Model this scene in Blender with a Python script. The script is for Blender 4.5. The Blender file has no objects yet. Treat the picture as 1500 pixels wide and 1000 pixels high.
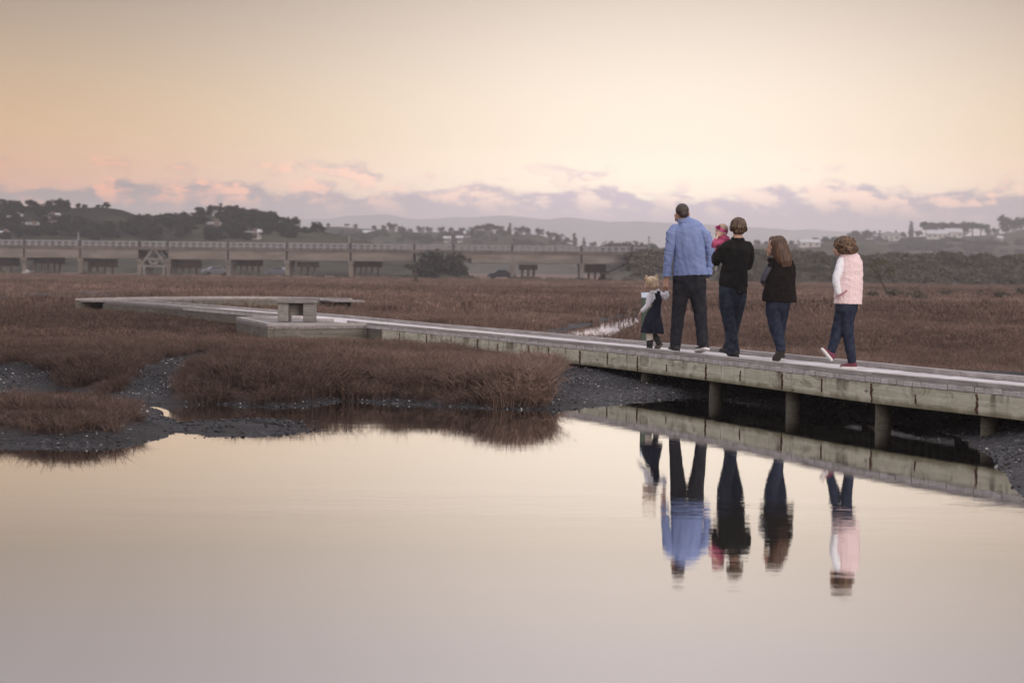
import bpy, bmesh, math, random
import numpy as np
from mathutils import Vector, Matrix, noise as mnoise

random.seed(7); np.random.seed(7)
scene = bpy.context.scene
COL = scene.collection
PI = math.pi

# ------------------------------------------------------------------ camera
CAM_H = 1.45
FPX = 3000.0                 # focal length in pixels of the 1500 px wide photograph
HOR = 396.0                  # row of the horizon at the middle column
ROLL = math.radians(0.65)
CR, SR = math.cos(ROLL), math.sin(ROLL)
cam = bpy.data.cameras.new("camera")
cam_ob = bpy.data.objects.new("camera", cam); COL.objects.link(cam_ob)
cam.sensor_width = 36.0; cam.lens = FPX / 1500 * 36.0
cam.shift_y = -(500 - HOR) / 1500
cam.clip_start = 0.1; cam.clip_end = 8000
cam_ob.matrix_world = Matrix(((CR, -SR, 0, 0), (0, 0, -1, 0), (SR, CR, 0, CAM_H), (0, 0, 0, 1)))
cam.dof.use_dof = True; cam.dof.focus_distance = 24.0; cam.dof.aperture_fstop = 2.8
scene.camera = cam_ob

def at(px, py, Y):
    xc = (px - 750) / FPX * Y; yc = (HOR - py) / FPX * Y
    return Vector((xc * CR - yc * SR, Y, CAM_H + xc * SR + yc * CR))
def on(px, py, z=0.0):
    """point of the horizontal plane z seen at a pixel of the photograph"""
    a = (px - 750) / FPX; b = (HOR - py) / FPX
    Y = (z - CAM_H) / (a * SR + b * CR)
    v = at(px, py, Y); v.z = z
    return v
def hor(px): return HOR + (px - 750) * math.tan(ROLL)

# ------------------------------------------------------------------ node helpers
class NT:
    def __init__(s, tree): s.t = tree; s.n = tree.nodes; s.l = tree.links
    def new(s, typ, **kw):
        n = s.n.new(typ)
        for k, v in kw.items(): setattr(n, k, v)
        return n
    def link(s, a, b): s.l.new(a, b)
    def put(s, sock, v):
        if hasattr(v, 'is_output') or isinstance(v, bpy.types.NodeSocket): s.l.new(v, sock)
        else: sock.default_value = v
    def math(s, op, a, b=None, c=None, clamp=False):
        n = s.n.new('ShaderNodeMath'); n.operation = op; n.use_clamp = clamp
        for i, v in enumerate((a, b, c)):
            if v is not None: s.put(n.inputs[i], v)
        return n.outputs[0]
    def mix(s, fac, a, b, mode='MIX'):
        n = s.n.new('ShaderNodeMix'); n.data_type = 'RGBA'; n.blend_type = mode
        s.put(n.inputs[0], fac)
        for sock, v in ((n.inputs[6], a), (n.inputs[7], b)):
            if isinstance(v, (tuple, list)): v = (*v[:3], 1.0)
            s.put(sock, v)
        return n.outputs[2]
    def ramp(s, fac, stops, interp='LINEAR'):
        n = s.n.new('ShaderNodeValToRGB'); r = n.color_ramp; r.interpolation = interp
        while len(r.elements) < len(stops): r.elements.new(0.5)
        for e, (p, c) in zip(r.elements, stops):
            e.position = p; e.color = (*c, 1.0) if len(c) == 3 else c
        s.put(n.inputs[0], fac)
        return n.outputs[0]
    def noise(s, vec, scale, detail=3, rough=0.55, dist=0.0):
        n = s.n.new('ShaderNodeTexNoise')
        n.inputs['Scale'].default_value = scale; n.inputs['Detail'].default_value = detail
        n.inputs['Roughness'].default_value = rough; n.inputs['Distortion'].default_value = dist
        if vec is not None: s.l.new(vec, n.inputs['Vector'])
        return n.outputs['Fac']
    def mapping(s, vec, scale=(1, 1, 1), loc=(0, 0, 0)):
        n = s.n.new('ShaderNodeMapping'); s.l.new(vec, n.inputs['Vector'])
        n.inputs['Scale'].default_value = scale; n.inputs['Location'].default_value = loc
        return n.outputs[0]
    def smooth(s, v, a, b):
        n = s.n.new('ShaderNodeMapRange'); n.interpolation_type = 'SMOOTHSTEP'
        s.put(n.inputs[0], v); s.put(n.inputs[1], a); s.put(n.inputs[2], b)
        return n.outputs[0]

# ------------------------------------------------------------------ sky and sun
HAZE = 0.00040          # density of the evening air, per metre
BOX_TOP = 120.0
SUN_EL, SUN_AZ = math.radians(12), math.radians(152)     # low, behind the camera to the right (clockwise from +Y)
world = bpy.data.worlds.new("World"); scene.world = world; world.use_nodes = True
w = NT(world.node_tree); w.n.clear()
tc = w.new('ShaderNodeTexCoord'); sep = w.new('ShaderNodeSeparateXYZ'); w.link(tc.outputs['Generated'], sep.inputs[0])
el = w.math('MULTIPLY', w.math('ARCSINE', sep.outputs[2]), 180 / PI)
az = w.math('MULTIPLY', w.math('ARCTAN2', sep.outputs[0], sep.outputs[1]), 180 / PI)
elr = w.math('DIVIDE', el, 90.0, clamp=True)
def E(d): return d / 90.0
AIR = (.56, .52, .555)      # what the haze itself adds
EXPO = 0.68
def S(target, e):
    """radiance above the air that gives the wanted colour seen through it"""
    path = min(4100.0, (BOX_TOP - CAM_H) / max(1e-3, math.sin(math.radians(e)))); T = math.exp(-HAZE * path)
    return tuple(max(.02, (t_ - (1 - T) * a_) / (T * 2 ** EXPO)) for t_, a_ in zip(target, AIR))
top = (.74, .74, .80)
side = w.ramp(elr, [(0, S((.52, .45, .48), .5)), (E(2), S((.66, .46, .34), 2)), (E(3.6), S((.65, .455, .32), 3.6)), (E(5.6), S((.52, .38, .285), 5.6)),
                    (E(7.6), S((.37, .29, .24), 7.6)), (E(11), S((.41, .352, .352), 11)), (E(24), (.60, .575, .60)), (1, top)])
glow = w.ramp(elr, [(0, S((.72, .65, .69), .5)), (E(2), S((1.0, .88, .79), 2)), (E(3.6), S((1.02, .89, .77), 3.6)), (E(5.6), S((.95, .815, .70), 5.6)),
                    (E(7.6), S((.76, .64, .555), 7.6)), (E(11), S((.68, .595, .585), 11)), (E(24), (.62, .595, .61)), (1, top)])
q = w.math('DIVIDE', w.math('SUBTRACT', az, 4.5), 11.5)
lobe = w.math('POWER', 2.718, w.math('MULTIPLY', w.math('MULTIPLY', q, q), -1.0))
clear = w.mix(lobe, side, glow)
# clouds: a lavender bank on the horizon with pink-lit puffs along its top
comb = w.new('ShaderNodeCombineXYZ'); w.put(comb.inputs[0], az); w.put(comb.inputs[1], w.math('MULTIPLY', el, 1.9))
P0 = w.mapping(comb.outputs[0], (1, 1, 1), (3.3, 0, 0))
P1 = w.mapping(comb.outputs[0], (1, 1, 1), (3.3 - .38, -.30, 0))
def dens(P, el):
    n1 = w.noise(P, 0.55, 6, 0.56)
    n2 = w.noise(P, 0.20, 2, 0.5)
    v = w.math('ADD', w.math('MULTIPLY', w.math('SUBTRACT', n1, .5), 3.6), w.math('MULTIPLY', w.math('SUBTRACT', n2, .5), 2.2))
    b = w.math('MULTIPLY', w.math('SUBTRACT', 2.33, el), 1.7)
    return w.math('ADD', v, b)
d0 = dens(P0, el)
d1 = dens(P1, w.math('ADD', el, .16))
cover = w.smooth(d0, -.12, .45)
fadeup = w.smooth(el, 3.3, 2.7)
n3 = w.noise(w.mapping(comb.outputs[0], (1, 1.15, 1), (12.4, 2.0, 0)), 0.68, 4, 0.5)
n4 = w.noise(w.mapping(comb.outputs[0], (1, 1.15, 1), (12.4 - .3, 2.0 - .25, 0)), 0.68, 4, 0.5)
puff = w.math('MULTIPLY', w.smooth(n3, .53, .64), w.math('MULTIPLY', w.smooth(el, 3.15, 2.65), w.smooth(el, 1.5, 2.1)))
cover = w.math('MAXIMUM', w.math('MULTIPLY', cover, fadeup), w.math('MULTIPLY', puff, .85))
cover = w.math('MULTIPLY', cover, .96)
lit = w.math('MULTIPLY', w.smooth(w.math('SUBTRACT', d0, d1), .22, .62), w.smooth(el, 1.3, 2.2))
lit = w.math('MAXIMUM', lit, w.math('MULTIPLY', puff, w.smooth(w.math('SUBTRACT', n3, n4), -.05, .06)))
lav = w.mix(lobe, S((.43, .35, .42), 2), S((.645, .575, .645), 2))
pink = w.mix(lobe, S((.85, .50, .41), 2), S((.98, .81, .75), 2))
cl = w.mix(w.math('MULTIPLY', lit, .9), lav, pink)
low = w.smooth(el, 1.9, .6)
cl = w.mix(w.math('MULTIPLY', low, .7), cl, w.mix(lobe, S((.43, .38, .44), .9), S((.63, .57, .62), .9)))
skyc = w.mix(cover, clear, cl)
below = w.smooth(el, 0.0, -2.0)
skyc = w.mix(below, skyc, (.16, .13, .12))
nish = w.new('ShaderNodeTexSky'); nish.sky_type = 'NISHITA'; nish.sun_disc = False
nish.sun_elevation = SUN_EL; nish.sun_rotation = SUN_AZ
bg1 = w.new('ShaderNodeBackground'); w.put(bg1.inputs[0], skyc); bg1.inputs[1].default_value = 1.0
bg2 = w.new('ShaderNodeBackground'); w.link(nish.outputs[0], bg2.inputs[0]); bg2.inputs[1].default_value = 0.006
add = w.new('ShaderNodeAddShader'); w.link(bg1.outputs[0], add.inputs[0]); w.link(bg2.outputs[0], add.inputs[1])
wo = w.new('ShaderNodeOutputWorld'); w.link(add.outputs[0], wo.inputs[0])

sun = bpy.data.lights.new("sun", 'SUN'); sun.energy = 1.1; sun.angle = math.radians(25); sun.color = (1.0, .88, .80)
sun_ob = bpy.data.objects.new("sun", sun); COL.objects.link(sun_ob)
sd = Vector((math.sin(SUN_AZ) * math.cos(SUN_EL), math.cos(SUN_AZ) * math.cos(SUN_EL), math.sin(SUN_EL)))
sun_ob.rotation_euler = sd.to_track_quat('Z', 'Y').to_euler()
sun_ob.location = (20, -30, 20)

vs = scene.view_settings
vs.view_transform = 'Standard'; vs.look = 'None'; vs.exposure = EXPO; vs.gamma = 1.0; vs.use_curve_mapping = False
cy = scene.cycles
cy.max_bounces = 6; cy.diffuse_bounces = 3; cy.glossy_bounces = 3; cy.transmission_bounces = 2
cy.volume_bounces = 1; cy.transparent_max_bounces = 4; cy.use_denoising = True
cy.sample_clamp_indirect = 4.0; cy.caustics_reflective = False; cy.caustics_refractive = False

# ------------------------------------------------------------------ object helpers
def link(o, parent=None):
    COL.objects.link(o)
    if parent is not None: o.parent = parent
    return o
def tag(o, label=None, cat=None, group=None, kind=None):
    if label: o['label'] = label
    if cat: o['category'] = cat
    if group: o['group'] = group
    if kind: o['kind'] = kind
    return o
def empty(name, loc, rz=0.0, label=None, cat=None, group=None):
    o = bpy.data.objects.new(name, None); o.empty_display_size = .2
    link(o); o.location = loc; o.rotation_euler = (0, 0, rz)
    return tag(o, label, cat, group)
def mesh_obj(name, me, mats=None, parent=None, loc=None):
    o = bpy.data.objects.new(name, me); link(o, parent)
    if mats is not None:
        for m in (mats if isinstance(mats, (list, tuple)) else [mats]):
            if m.name not in [x.name for x in me.materials if x]: me.materials.append(m)
    if loc is not None: o.location = loc
    return o
def copy_tree(o, parent=None):
    c = o.copy(); COL.objects.link(c)
    if parent is not None: c.parent = parent
    for ch in list(o.children): copy_tree(ch, c)
    return c
def smooth_shade(me):
    me.polygons.foreach_set('use_smooth', [True] * len(me.polygons))

class MB:
    """collects vertices and faces"""
    def __init__(s): s.v = []; s.f = []
    def raw(s, vs_, fs_):
        k = len(s.v); s.v += [tuple(p) for p in vs_]; s.f += [tuple(i + k for i in f) for f in fs_]
    def box(s, c, size, M=None, taper=1.0):
        x, y, z = (q / 2 for q in size)
        vs_ = [Vector((sx * x * (taper if sz > 0 else 1), sy * y * (taper if sz > 0 else 1), sz * z)) for sz in (-1, 1) for sy in (-1, 1) for sx in (-1, 1)]
        if M is not None: vs_ = [M @ p for p in vs_]
        vs_ = [p + Vector(c) for p in vs_]
        s.raw(vs_, [(0, 2, 3, 1), (4, 5, 7, 6), (0, 1, 5, 4), (2, 6, 7, 3), (0, 4, 6, 2), (1, 3, 7, 5)])
    def bar(s, a, b, wd, ht, up=Vector((0, 0, 1))):
        a, b = Vector(a), Vector(b); d = b - a; L = d.length; d.normalize()
        sx = d.cross(up)
        if sx.length < 1e-5: sx = Vector((1, 0, 0))
        sx.normalize(); u = sx.cross(d)
        vs_ = []
        for p in (a, b):
            for i, j in ((-1, -1), (1, -1), (1, 1), (-1, 1)): vs_.append(p + sx * (i * wd / 2) + u * (j * ht / 2))
        s.raw(vs_, [(0, 3, 2, 1), (4, 5, 6, 7), (0, 1, 5, 4), (1, 2, 6, 5), (2, 3, 7, 6), (3, 0, 4, 7)])
    def tube(s, pts, rads, n=12, cap=True, flat_ends=False, xaxis=Vector((1, 0, 0))):
        """closed tube; rads holds r or (r_side, r_depth) per point; ends are rounded"""
        pts = [Vector(p) for p in pts]
        rads = [(r, r) if not isinstance(r, (tuple, list)) else tuple(r) for r in rads]
        T = []
        for i in range(len(pts)):
            a = pts[max(0, i - 1)]; b = pts[min(len(pts) - 1, i + 1)]
            T.append((b - a).normalized())
        P, R, D = [], [], []
        f0, f1 = flat_ends in (True, 'start', 1), flat_ends in (True, 'end', 1)
        if not f0:
            for e, k in ((.92, .38), (.7, .72), (.36, .93)):
                P.append(pts[0] - T[0] * min(rads[0]) * e); R.append(tuple(q * k for q in rads[0])); D.append(T[0])
        P += pts; R += rads; D += T
        if not f1:
            for e, k in ((.36, .93), (.7, .72), (.92, .38)):
                P.append(pts[-1] + T[-1] * min(rads[-1]) * e); R.append(tuple(q * k for q in rads[-1])); D.append(T[-1])
        vs_, fs_ = [], []
        for p, r, t in zip(P, R, D):
            sx = xaxis - t * xaxis.dot(t)
            if sx.length < .15: sx = Vector((0, 1, 0)) - t * t.y
            sx.normalize(); sy = t.cross(sx)
            for j in range(n):
                a = 2 * PI * j / n
                vs_.append(p + sx * (math.cos(a) * r[0]) + sy * (math.sin(a) * r[1]))
        m = len(P)
        for i in range(m - 1):
            for j in range(n):
                fs_.append((i * n + j, i * n + (j + 1) % n, (i + 1) * n + (j + 1) % n, (i + 1) * n + j))
        if cap:
            vs_.append(P[0] - D[0] * (0 if f0 else min(rads[0]) * .06)); c0 = len(vs_) - 1
            vs_.append(P[-1] + D[-1] * (0 if f1 else min(rads[-1]) * .06)); c1 = len(vs_) - 1
            for j in range(n):
                fs_.append((c0, (j + 1) % n, j)); fs_.append((c1, (m - 1) * n + j, (m - 1) * n + (j + 1) % n))
        s.raw(vs_, fs_)
    def ball(s, c, r, M=None, nu=14, nv=9):
        c = Vector(c); vs_, fs_ = [], []
        rr = r if isinstance(r, (tuple, list)) else (r, r, r)
        for i in range(nv + 1):
            th = PI * i / nv
            for j in range(nu):
                ph = 2 * PI * j / nu
                p = Vector((rr[0] * math.sin(th) * math.cos(ph), rr[1] * math.sin(th) * math.sin(ph), rr[2] * math.cos(th)))
                if M is not None: p = M @ p
                vs_.append(p + c)
        for i in range(nv):
            for j in range(nu):
                fs_.append((i * nu + j, (i + 1) * nu + j, (i + 1) * nu + (j + 1) % nu, i * nu + (j + 1) % nu))
        s.raw(vs_, fs_)
    def mesh(s, name):
        me = bpy.data.meshes.new(name); me.from_pydata(s.v, [], s.f); me.validate(); me.update()
        return me
    def build(s, name, mats, parent=None, loc=None, smooth=False, bevel=0.0):
        me = s.mesh(name)
        if bevel:
            bm = bmesh.new(); bm.from_mesh(me); bmesh.ops.remove_doubles(bm, verts=bm.verts, dist=1e-5)
            bmesh.ops.bevel(bm, geom=bm.edges[:], offset=bevel, segments=1, affect='EDGES')
            bm.to_mesh(me); bm.free()
        if smooth: smooth_shade(me)
        return mesh_obj(name, me, mats, parent, loc)
    def fused(s, name, mats, parent=None, voxel=.01, it=4, disp=None, loc=None):
        """fuse overlapping closed shapes into one continuous skin"""
        me = s.mesh(name + '_raw'); tmp = bpy.data.objects.new('tmp', me); COL.objects.link(tmp)
        bm = bmesh.new(); bm.from_mesh(me); bmesh.ops.remove_doubles(bm, verts=bm.verts, dist=1e-6)
        bmesh.ops.recalc_face_normals(bm, faces=bm.faces); bm.to_mesh(me); bm.free()
        r = tmp.modifiers.new('r', 'REMESH'); r.mode = 'VOXEL'; r.voxel_size = voxel
        if it:
            q_ = tmp.modifiers.new('s', 'SMOOTH'); q_.factor = .5; q_.iterations = it
        dg = bpy.context.evaluated_depsgraph_get(); dg.update()
        out = bpy.data.meshes.new_from_object(tmp.evaluated_get(dg)); out.name = name
        bpy.data.objects.remove(tmp); bpy.data.meshes.remove(me)
        out.materials.clear()
        if disp:
            ns = [v.normal.copy() for v in out.vertices]
            for v, nrm in zip(out.vertices, ns): v.co += nrm * disp(v.co)
        smooth_shade(out)
        return mesh_obj(name, out, mats, parent, loc)

# ------------------------------------------------------------------ materials
MATS = {}
def mat(name, c1, c2=None, scale=6.0, rough=.8, bump=0.0, bscale=40.0, stretch=(1, 1, 1), spec=.3, detail=4, thr=(.35, .65), metal=0.0):
    if name in MATS: return MATS[name]
    m = bpy.data.materials.new(name); m.use_nodes = True; t = NT(m.node_tree)
    b = t.n['Principled BSDF']
    b.inputs['Roughness'].default_value = rough; b.inputs['Metallic'].default_value = metal
    b.inputs['Specular IOR Level'].default_value = spec
    co = t.new('ShaderNodeTexCoord').outputs['Object']
    co = t.mapping(co, stretch)
    if c2 is not None:
        f = t.smooth(t.noise(co, scale, detail), thr[0], thr[1])
        t.put(b.inputs['Base Color'], t.mix(f, c1, c2))
    else: b.inputs['Base Color'].default_value = (*c1, 1)
    if bump:
        bp = t.new('ShaderNodeBump'); bp.inputs['Strength'].default_value = bump; bp.inputs['Distance'].default_value = .01
        t.link(t.noise(co, bscale, 4), bp.inputs['Height']); t.link(bp.outputs[0], b.inputs['Normal'])
    MATS[name] = m
    return m
# ------------------------------------------------------------------ numeric helpers
_rng = np.random.RandomState(11); _G = _rng.rand(256, 256)
def vnoise(x, y, f=1.0):
    x = np.asarray(x) * f + 91.7; y = np.asarray(y) * f + 37.3
    xi = np.floor(x).astype(int); yi = np.floor(y).astype(int); u = x - xi; v = y - yi
    u = u * u * (3 - 2 * u); v = v * v * (3 - 2 * v)
    g = lambda a, b: _G[a & 255, b & 255]
    return (g(xi, yi) * (1 - u) + g(xi + 1, yi) * u) * (1 - v) + (g(xi, yi + 1) * (1 - u) + g(xi + 1, yi + 1) * u) * v
def fbm(x, y, f=1.0, o=4):
    r = 0; a = .5
    for k in range(o): r = r + a * vnoise(x, y, f * 2 ** k); a *= .5
    return r
def sdist(poly, X, Y):
    """signed distance to a closed polygon, negative inside"""
    X = np.asarray(X, float); Y = np.asarray(Y, float)
    d = np.full(X.shape, 1e9); ins = np.zeros(X.shape, bool); n = len(poly)
    for i in range(n):
        ax, ay = poly[i]; bx, by = poly[(i + 1) % n]; ex, ey = bx - ax, by - ay
        t = np.clip(((X - ax) * ex + (Y - ay) * ey) / (ex * ex + ey * ey + 1e-12), 0, 1)
        d = np.minimum(d, np.hypot(X - ax - t * ex, Y - ay - t * ey))
        c = ((ay > Y) != (by > Y))
        xs = ax + (Y - ay) * ex / (ey if abs(ey) > 1e-12 else 1e-12)
        ins ^= c & (X < xs)
    return np.where(ins, -d, d)
def ldist(line, X, Y):
    d = np.full(np.asarray(X).shape, 1e9)
    for (ax, ay), (bx, by) in zip(line[:-1], line[1:]):
        ex, ey = bx - ax, by - ay
        t = np.clip(((X - ax) * ex + (Y - ay) * ey) / (ex * ex + ey * ey + 1e-12), 0, 1)
        d = np.minimum(d, np.hypot(X - ax - t * ex, Y - ay - t * ey))
    return d
def sst(x, a, b):
    t = np.clip((x - a) / (b - a), 0, 1); return t * t * (3 - 2 * t)
def px_poly(pts, z=0.0): return [tuple(on(x, y, z)[:2]) for x, y in pts]

# ------------------------------------------------------------------ lay-out of the boardwalk (front edge, at deck height)
DECK = 0.43
front_px = [(1500, 574), (1390, 563.3), (1280, 553.3), (1145, 537.8), (1010, 523), (930, 514.5), (860, 507.5), (780, 500.0), (715, 493), (640, 486),
            (590, 481.5), (542, 477), (440, 466), (340, 457.3), (215, 446.5), (150, 441.5)]
leg_px = [(162, 440.5), (240, 438.2), (340, 437.0), (400, 437.0), (456, 438.2), (490, 440.3)]
def resample(P, step):
    P = [Vector((p[0], p[1])) for p in P]
    # Catmull-Rom through the points
    out = []
    for i in range(len(P) - 1):
        p0 = P[max(0, i - 1)]; p1 = P[i]; p2 = P[i + 1]; p3 = P[min(len(P) - 1, i + 2)]
        for k in range(24):
            t = k / 24
            out.append(.5 * ((2 * p1) + (p2 - p0) * t + (2 * p0 - 5 * p1 + 4 * p2 - p3) * t * t + (3 * p1 - p0 - 3 * p2 + p3) * t ** 3))
    out.append(P[-1])
    a = np.array([(p.x, p.y) for p in out]); s = np.concatenate([[0], np.cumsum(np.hypot(*np.diff(a, axis=0).T))])
    S = np.arange(0, s[-1], step)
    return np.stack([np.interp(S, s, a[:, 0]), np.interp(S, s, a[:, 1])], 1), S
ext = [tuple(on(x, y, DECK)[:2]) for x, y in front_px]
d0_ = np.array(ext[0]) - np.array(ext[1]); d0_ /= np.linalg.norm(d0_)
ext = [tuple(np.array(ext[0]) + d0_ * 5.0)] + ext          # on past the frame to the right
FRONT, FS = resample(ext, .05)
LEG, LS = resample([tuple(on(x, y, DECK)[:2]) for x, y in leg_px], .05)
def smooth_line(A, k=41):
    p = np.pad(A, ((k // 2, k // 2), (0, 0)), 'edge'); ker = np.ones(k) / k
    B = np.stack([np.convolve(p[:, i], ker, 'valid') for i in (0, 1)], 1)
    B[0] = A[0]; B[-1] = A[-1]; return B
FRONT = smooth_line(FRONT); LEG = smooth_line(LEG, 61)
W_DECK = 1.12
def normals(A, sgn=1):
    T = np.gradient(A, axis=0); T /= np.linalg.norm(T, axis=1)[:, None]
    return T, np.stack([T[:, 1], -T[:, 0]], 1) * sgn
FT, FN = normals(FRONT, 1)           # path runs away from the camera, normal points to its far right side
LT, LN = normals(LEG, -1)
BACK = FRONT + FN * W_DECK
LBACK = LEG + LN * W_DECK
CENTER = (FRONT + BACK) / 2; LCENTER = (LEG + LBACK) / 2
plat_px = [(345.5, 467.5), (392, 477.3), (456, 478.3), (545, 476.5)]
PLAT = [tuple(on(x, y, DECK)[:2]) for x, y in plat_px]

# ------------------------------------------------------------------ shore lines
pond = px_poly([(-130, 556), (0, 559), (60, 560), (120, 563), (165, 568), (200, 577), (235, 584), (275, 583), (300, 578), (345, 584), (400, 587), (450, 584), (475, 578),
                (520, 577), (560, 581), (620, 584), (700, 588), (760, 590), (800, 589), (850, 586), (900, 580), (960, 574), (1020, 571), (1070, 576), (1107, 583),
                (1167, 589), (1213, 592), (1263, 599), (1300, 606), (1347, 611), (1383, 617), (1417, 624), (1468, 642), (1500, 664), (1524, 690), (1555, 718), (1590, 742), (1670, 800)])
pond = [(-40, 27)] + pond + [(3.7, 9.0), (4.2, 7), (6, 3), (6, -40), (-40, -40)]
island = px_poly([(-120, 636), (0, 640), (60, 642), (130, 642), (190, 640), (235, 632), (252, 622), (250, 606), (225, 592), (170, 583), (100, 583), (40, 590), (0, 594), (-120, 596)])
creek = px_poly([(806, 500), (820, 488), (846, 479), (880, 471), (922, 460), (965, 454), (1010, 449), (1013, 454), (970, 461.5), (934, 470), (905, 479), (884, 490), (874, 503)])
creek2 = px_poly([(-160, 449), (0, 445), (60, 444), (120, 440.5), (165, 437), (175, 432), (120, 428), (60, 430), (0, 434), (-160, 436)], 0.0)
creek3 = px_poly([(1180, 583), (1330, 600), (1420, 606), (1330, 596)], 0.0)
bar_c = on(352, 617, 0); bar_r = ((on(465, 617, 0) - on(242, 617, 0)).length / 2, (on(352, 605.5, 0) - on(352, 629, 0)).length / 2)
inlet = px_poly([(165, 572), (215, 545), (262, 524), (300, 518), (318, 522), (300, 535), (262, 560), (238, 584)], 0.1)
beach = px_poly([(836, 545), (880, 530), (1000, 545), (1150, 560), (1500, 575), (1800, 600), (1800, 1100), (1400, 1000), (1430, 648), (1263, 625), (1100, 615), (1000, 598), (900, 597), (850, 597), (800, 594), (800, 575)], 0.06)
mudpatch = px_poly([(-60, 543), (0, 545), (48, 548), (70, 556), (40, 564), (-60, 564)], 0.03)
gravbank = px_poly([(340, 570), (360, 560), (440, 556), (470, 562), (474, 580), (440, 590), (350, 590)], 0.0)

def terrain(X, Y):
    X = np.asarray(X, float); Y = np.asarray(Y, float)
    wob = (fbm(X, Y, 1.4, 3) - .44) * .5
    sdp = sdist(pond, X, Y) + wob * np.where(X > 1.5, .25, .6)
    bw = sst(-np.minimum(np.minimum(sdist(beach, X, Y), sdist(inlet, X, Y)), sdist(mudpatch, X, Y)), -.25, .25)
    near = sst(Y, 40, 26)
    level = .09 + .07 * near + .07 * (fbm(X, Y, .25, 3) - .45) + .05 * (fbm(X, Y, 1.3, 3) - .45)
    cut = level * sst(sdp, -.05, .28) + .01
    soft = np.where(X > 1.0, np.minimum(sdp * (.05 + .28 * sst(X, 1.9, 2.9) * sst(Y, 16.5, 18.5)), .12 + .20 * sst(Y, 16.5, 19)), np.minimum(sdp * .07, .12)) + .03 * (fbm(X, Y, 2.5, 3) - .45)
    h = np.where(sdp > 0, cut * (1 - bw) + soft * bw, np.maximum(sdp * .22, -.5))
    for c in (creek, creek2):
        s = sdist(c, X, Y) + wob * .8
        h = np.where(s < 1.6, np.minimum(h, np.where(s > 0, s * .11 - .07, -.09 + s * .1)), h)
    s = sdist(island, X, Y) + wob * .5 + .14
    hi = np.where(s < 0, np.minimum(-s * .12, .09) + .02 * (fbm(X, Y, 2, 3) - .45), -s * .3)
    h = np.maximum(h, hi)
    e = np.hypot((X - bar_c.x) / bar_r[0], (Y - bar_c.y) / bar_r[1])
    hb = -.055 + (1 - e) * .058 + .05 * (fbm(X, Y, 3.0, 4) - .47)
    h = np.where(e < 1.35, np.maximum(h, hb), h)
    return h
def vegmask(X, Y, h):
    """0 bare .. 1 covered"""
    sdp = sdist(pond, X, Y)
    v = sst(h, -.055, .02)
    bare = np.minimum.reduce([sdist(beach, X, Y), sdist(inlet, X, Y), sdist(mudpatch, X, Y)]) + (fbm(X, Y, 2, 3) - .44) * .6
    v = v * sst(bare, -.05, .2)
    for c in (creek, creek2): v = v * sst(sdist(c, X, Y) + (fbm(X, Y, .6, 2) - .4), .05, .6)
    s = sdist(island, X, Y)
    isl_front = np.where(s < .2, sst(s, .0, -.25) * sst(Y - 16.95 - .05 * X + (fbm(X, Y, 2, 2) - .4), -.15, .35), 1)
    v = np.where(s < .3, isl_front * sst(h, .0, .05), v)
    e = np.hypot((X - bar_c.x) / bar_r[0], (Y - bar_c.y) / bar_r[1])
    v = np.where(e < 1.3, 0, v)
    return v

# ------------------------------------------------------------------ the ground: one sheet out to the far hills
rows = np.concatenate([np.arange(6.5, 36, .085), np.geomspace(36, 420, 190), np.geomspace(430, 4050, 40)[1:]])
rat = np.concatenate([np.linspace(-1.3, -.30, 12)[:-1], np.linspace(-.30, .30, 420), np.linspace(.30, 1.3, 12)[1:]])
GX = rows[:, None] * rat[None, :] * (1.0); GY = np.repeat(rows[:, None], len(rat), 1)
GX = np.clip(GX, -1350, 1350)
GZ = terrain(GX, GY)
GV = vegmask(GX, GY, GZ)
nr, nc = GX.shape
idx = np.arange(nr * nc).reshape(nr, nc)
quads = np.stack([idx[:-1, :-1], idx[:-1, 1:], idx[1:, 1:], idx[1:, :-1]], -1).reshape(-1, 4)
def np_mesh(name, V, Q):
    me = bpy.data.meshes.new(name); V = np.asarray(V, np.float32); Q = np.asarray(Q, np.int32); k = Q.shape[1]
    me.vertices.add(len(V)); me.vertices.foreach_set('co', V.ravel())
    me.loops.add(Q.size); me.loops.foreach_set('vertex_index', Q.ravel())
    me.polygons.add(len(Q)); me.polygons.foreach_set('loop_start', np.arange(0, Q.size, k, dtype=np.int32))
    me.update(calc_edges=True); me.validate(); return me
gme = np_mesh('ground', np.stack([GX, GY, GZ], -1).reshape(-1, 3), quads); smooth_shade(gme)
ga = gme.attributes.new('cover', 'FLOAT', 'POINT'); ga.data.foreach_set('value', GV.ravel().astype(np.float32))

gm = bpy.data.materials.new('marsh_soil'); gm.use_nodes = True; t = NT(gm.node_tree); b = t.n['Principled BSDF']
co = t.new('ShaderNodeTexCoord').outputs['Object']
cov = t.new('ShaderNodeAttribute'); cov.attribute_name = 'cover'
peb = t.new('ShaderNodeTexVoronoi'); peb.inputs['Scale'].default_value = 26; t.link(co, peb.inputs['Vector'])
pebc = t.ramp(peb.outputs['Color'], [(0, (.012, .011, .012)), (.5, (.045, .042, .048)), (.85, (.10, .095, .105)), (1, (.28, .27, .28))])
mudc = t.mix(t.smooth(t.noise(co, 1.1, 4), .42, .62), pebc, (.040, .036, .038))
pos = t.new('ShaderNodeSeparateXYZ'); t.link(co, pos.inputs[0])
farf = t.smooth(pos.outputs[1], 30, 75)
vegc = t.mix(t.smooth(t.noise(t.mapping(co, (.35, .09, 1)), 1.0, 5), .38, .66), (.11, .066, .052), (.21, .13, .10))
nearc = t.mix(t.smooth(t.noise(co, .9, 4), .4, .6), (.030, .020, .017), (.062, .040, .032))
vegc = t.mix(farf, nearc, vegc)
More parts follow.
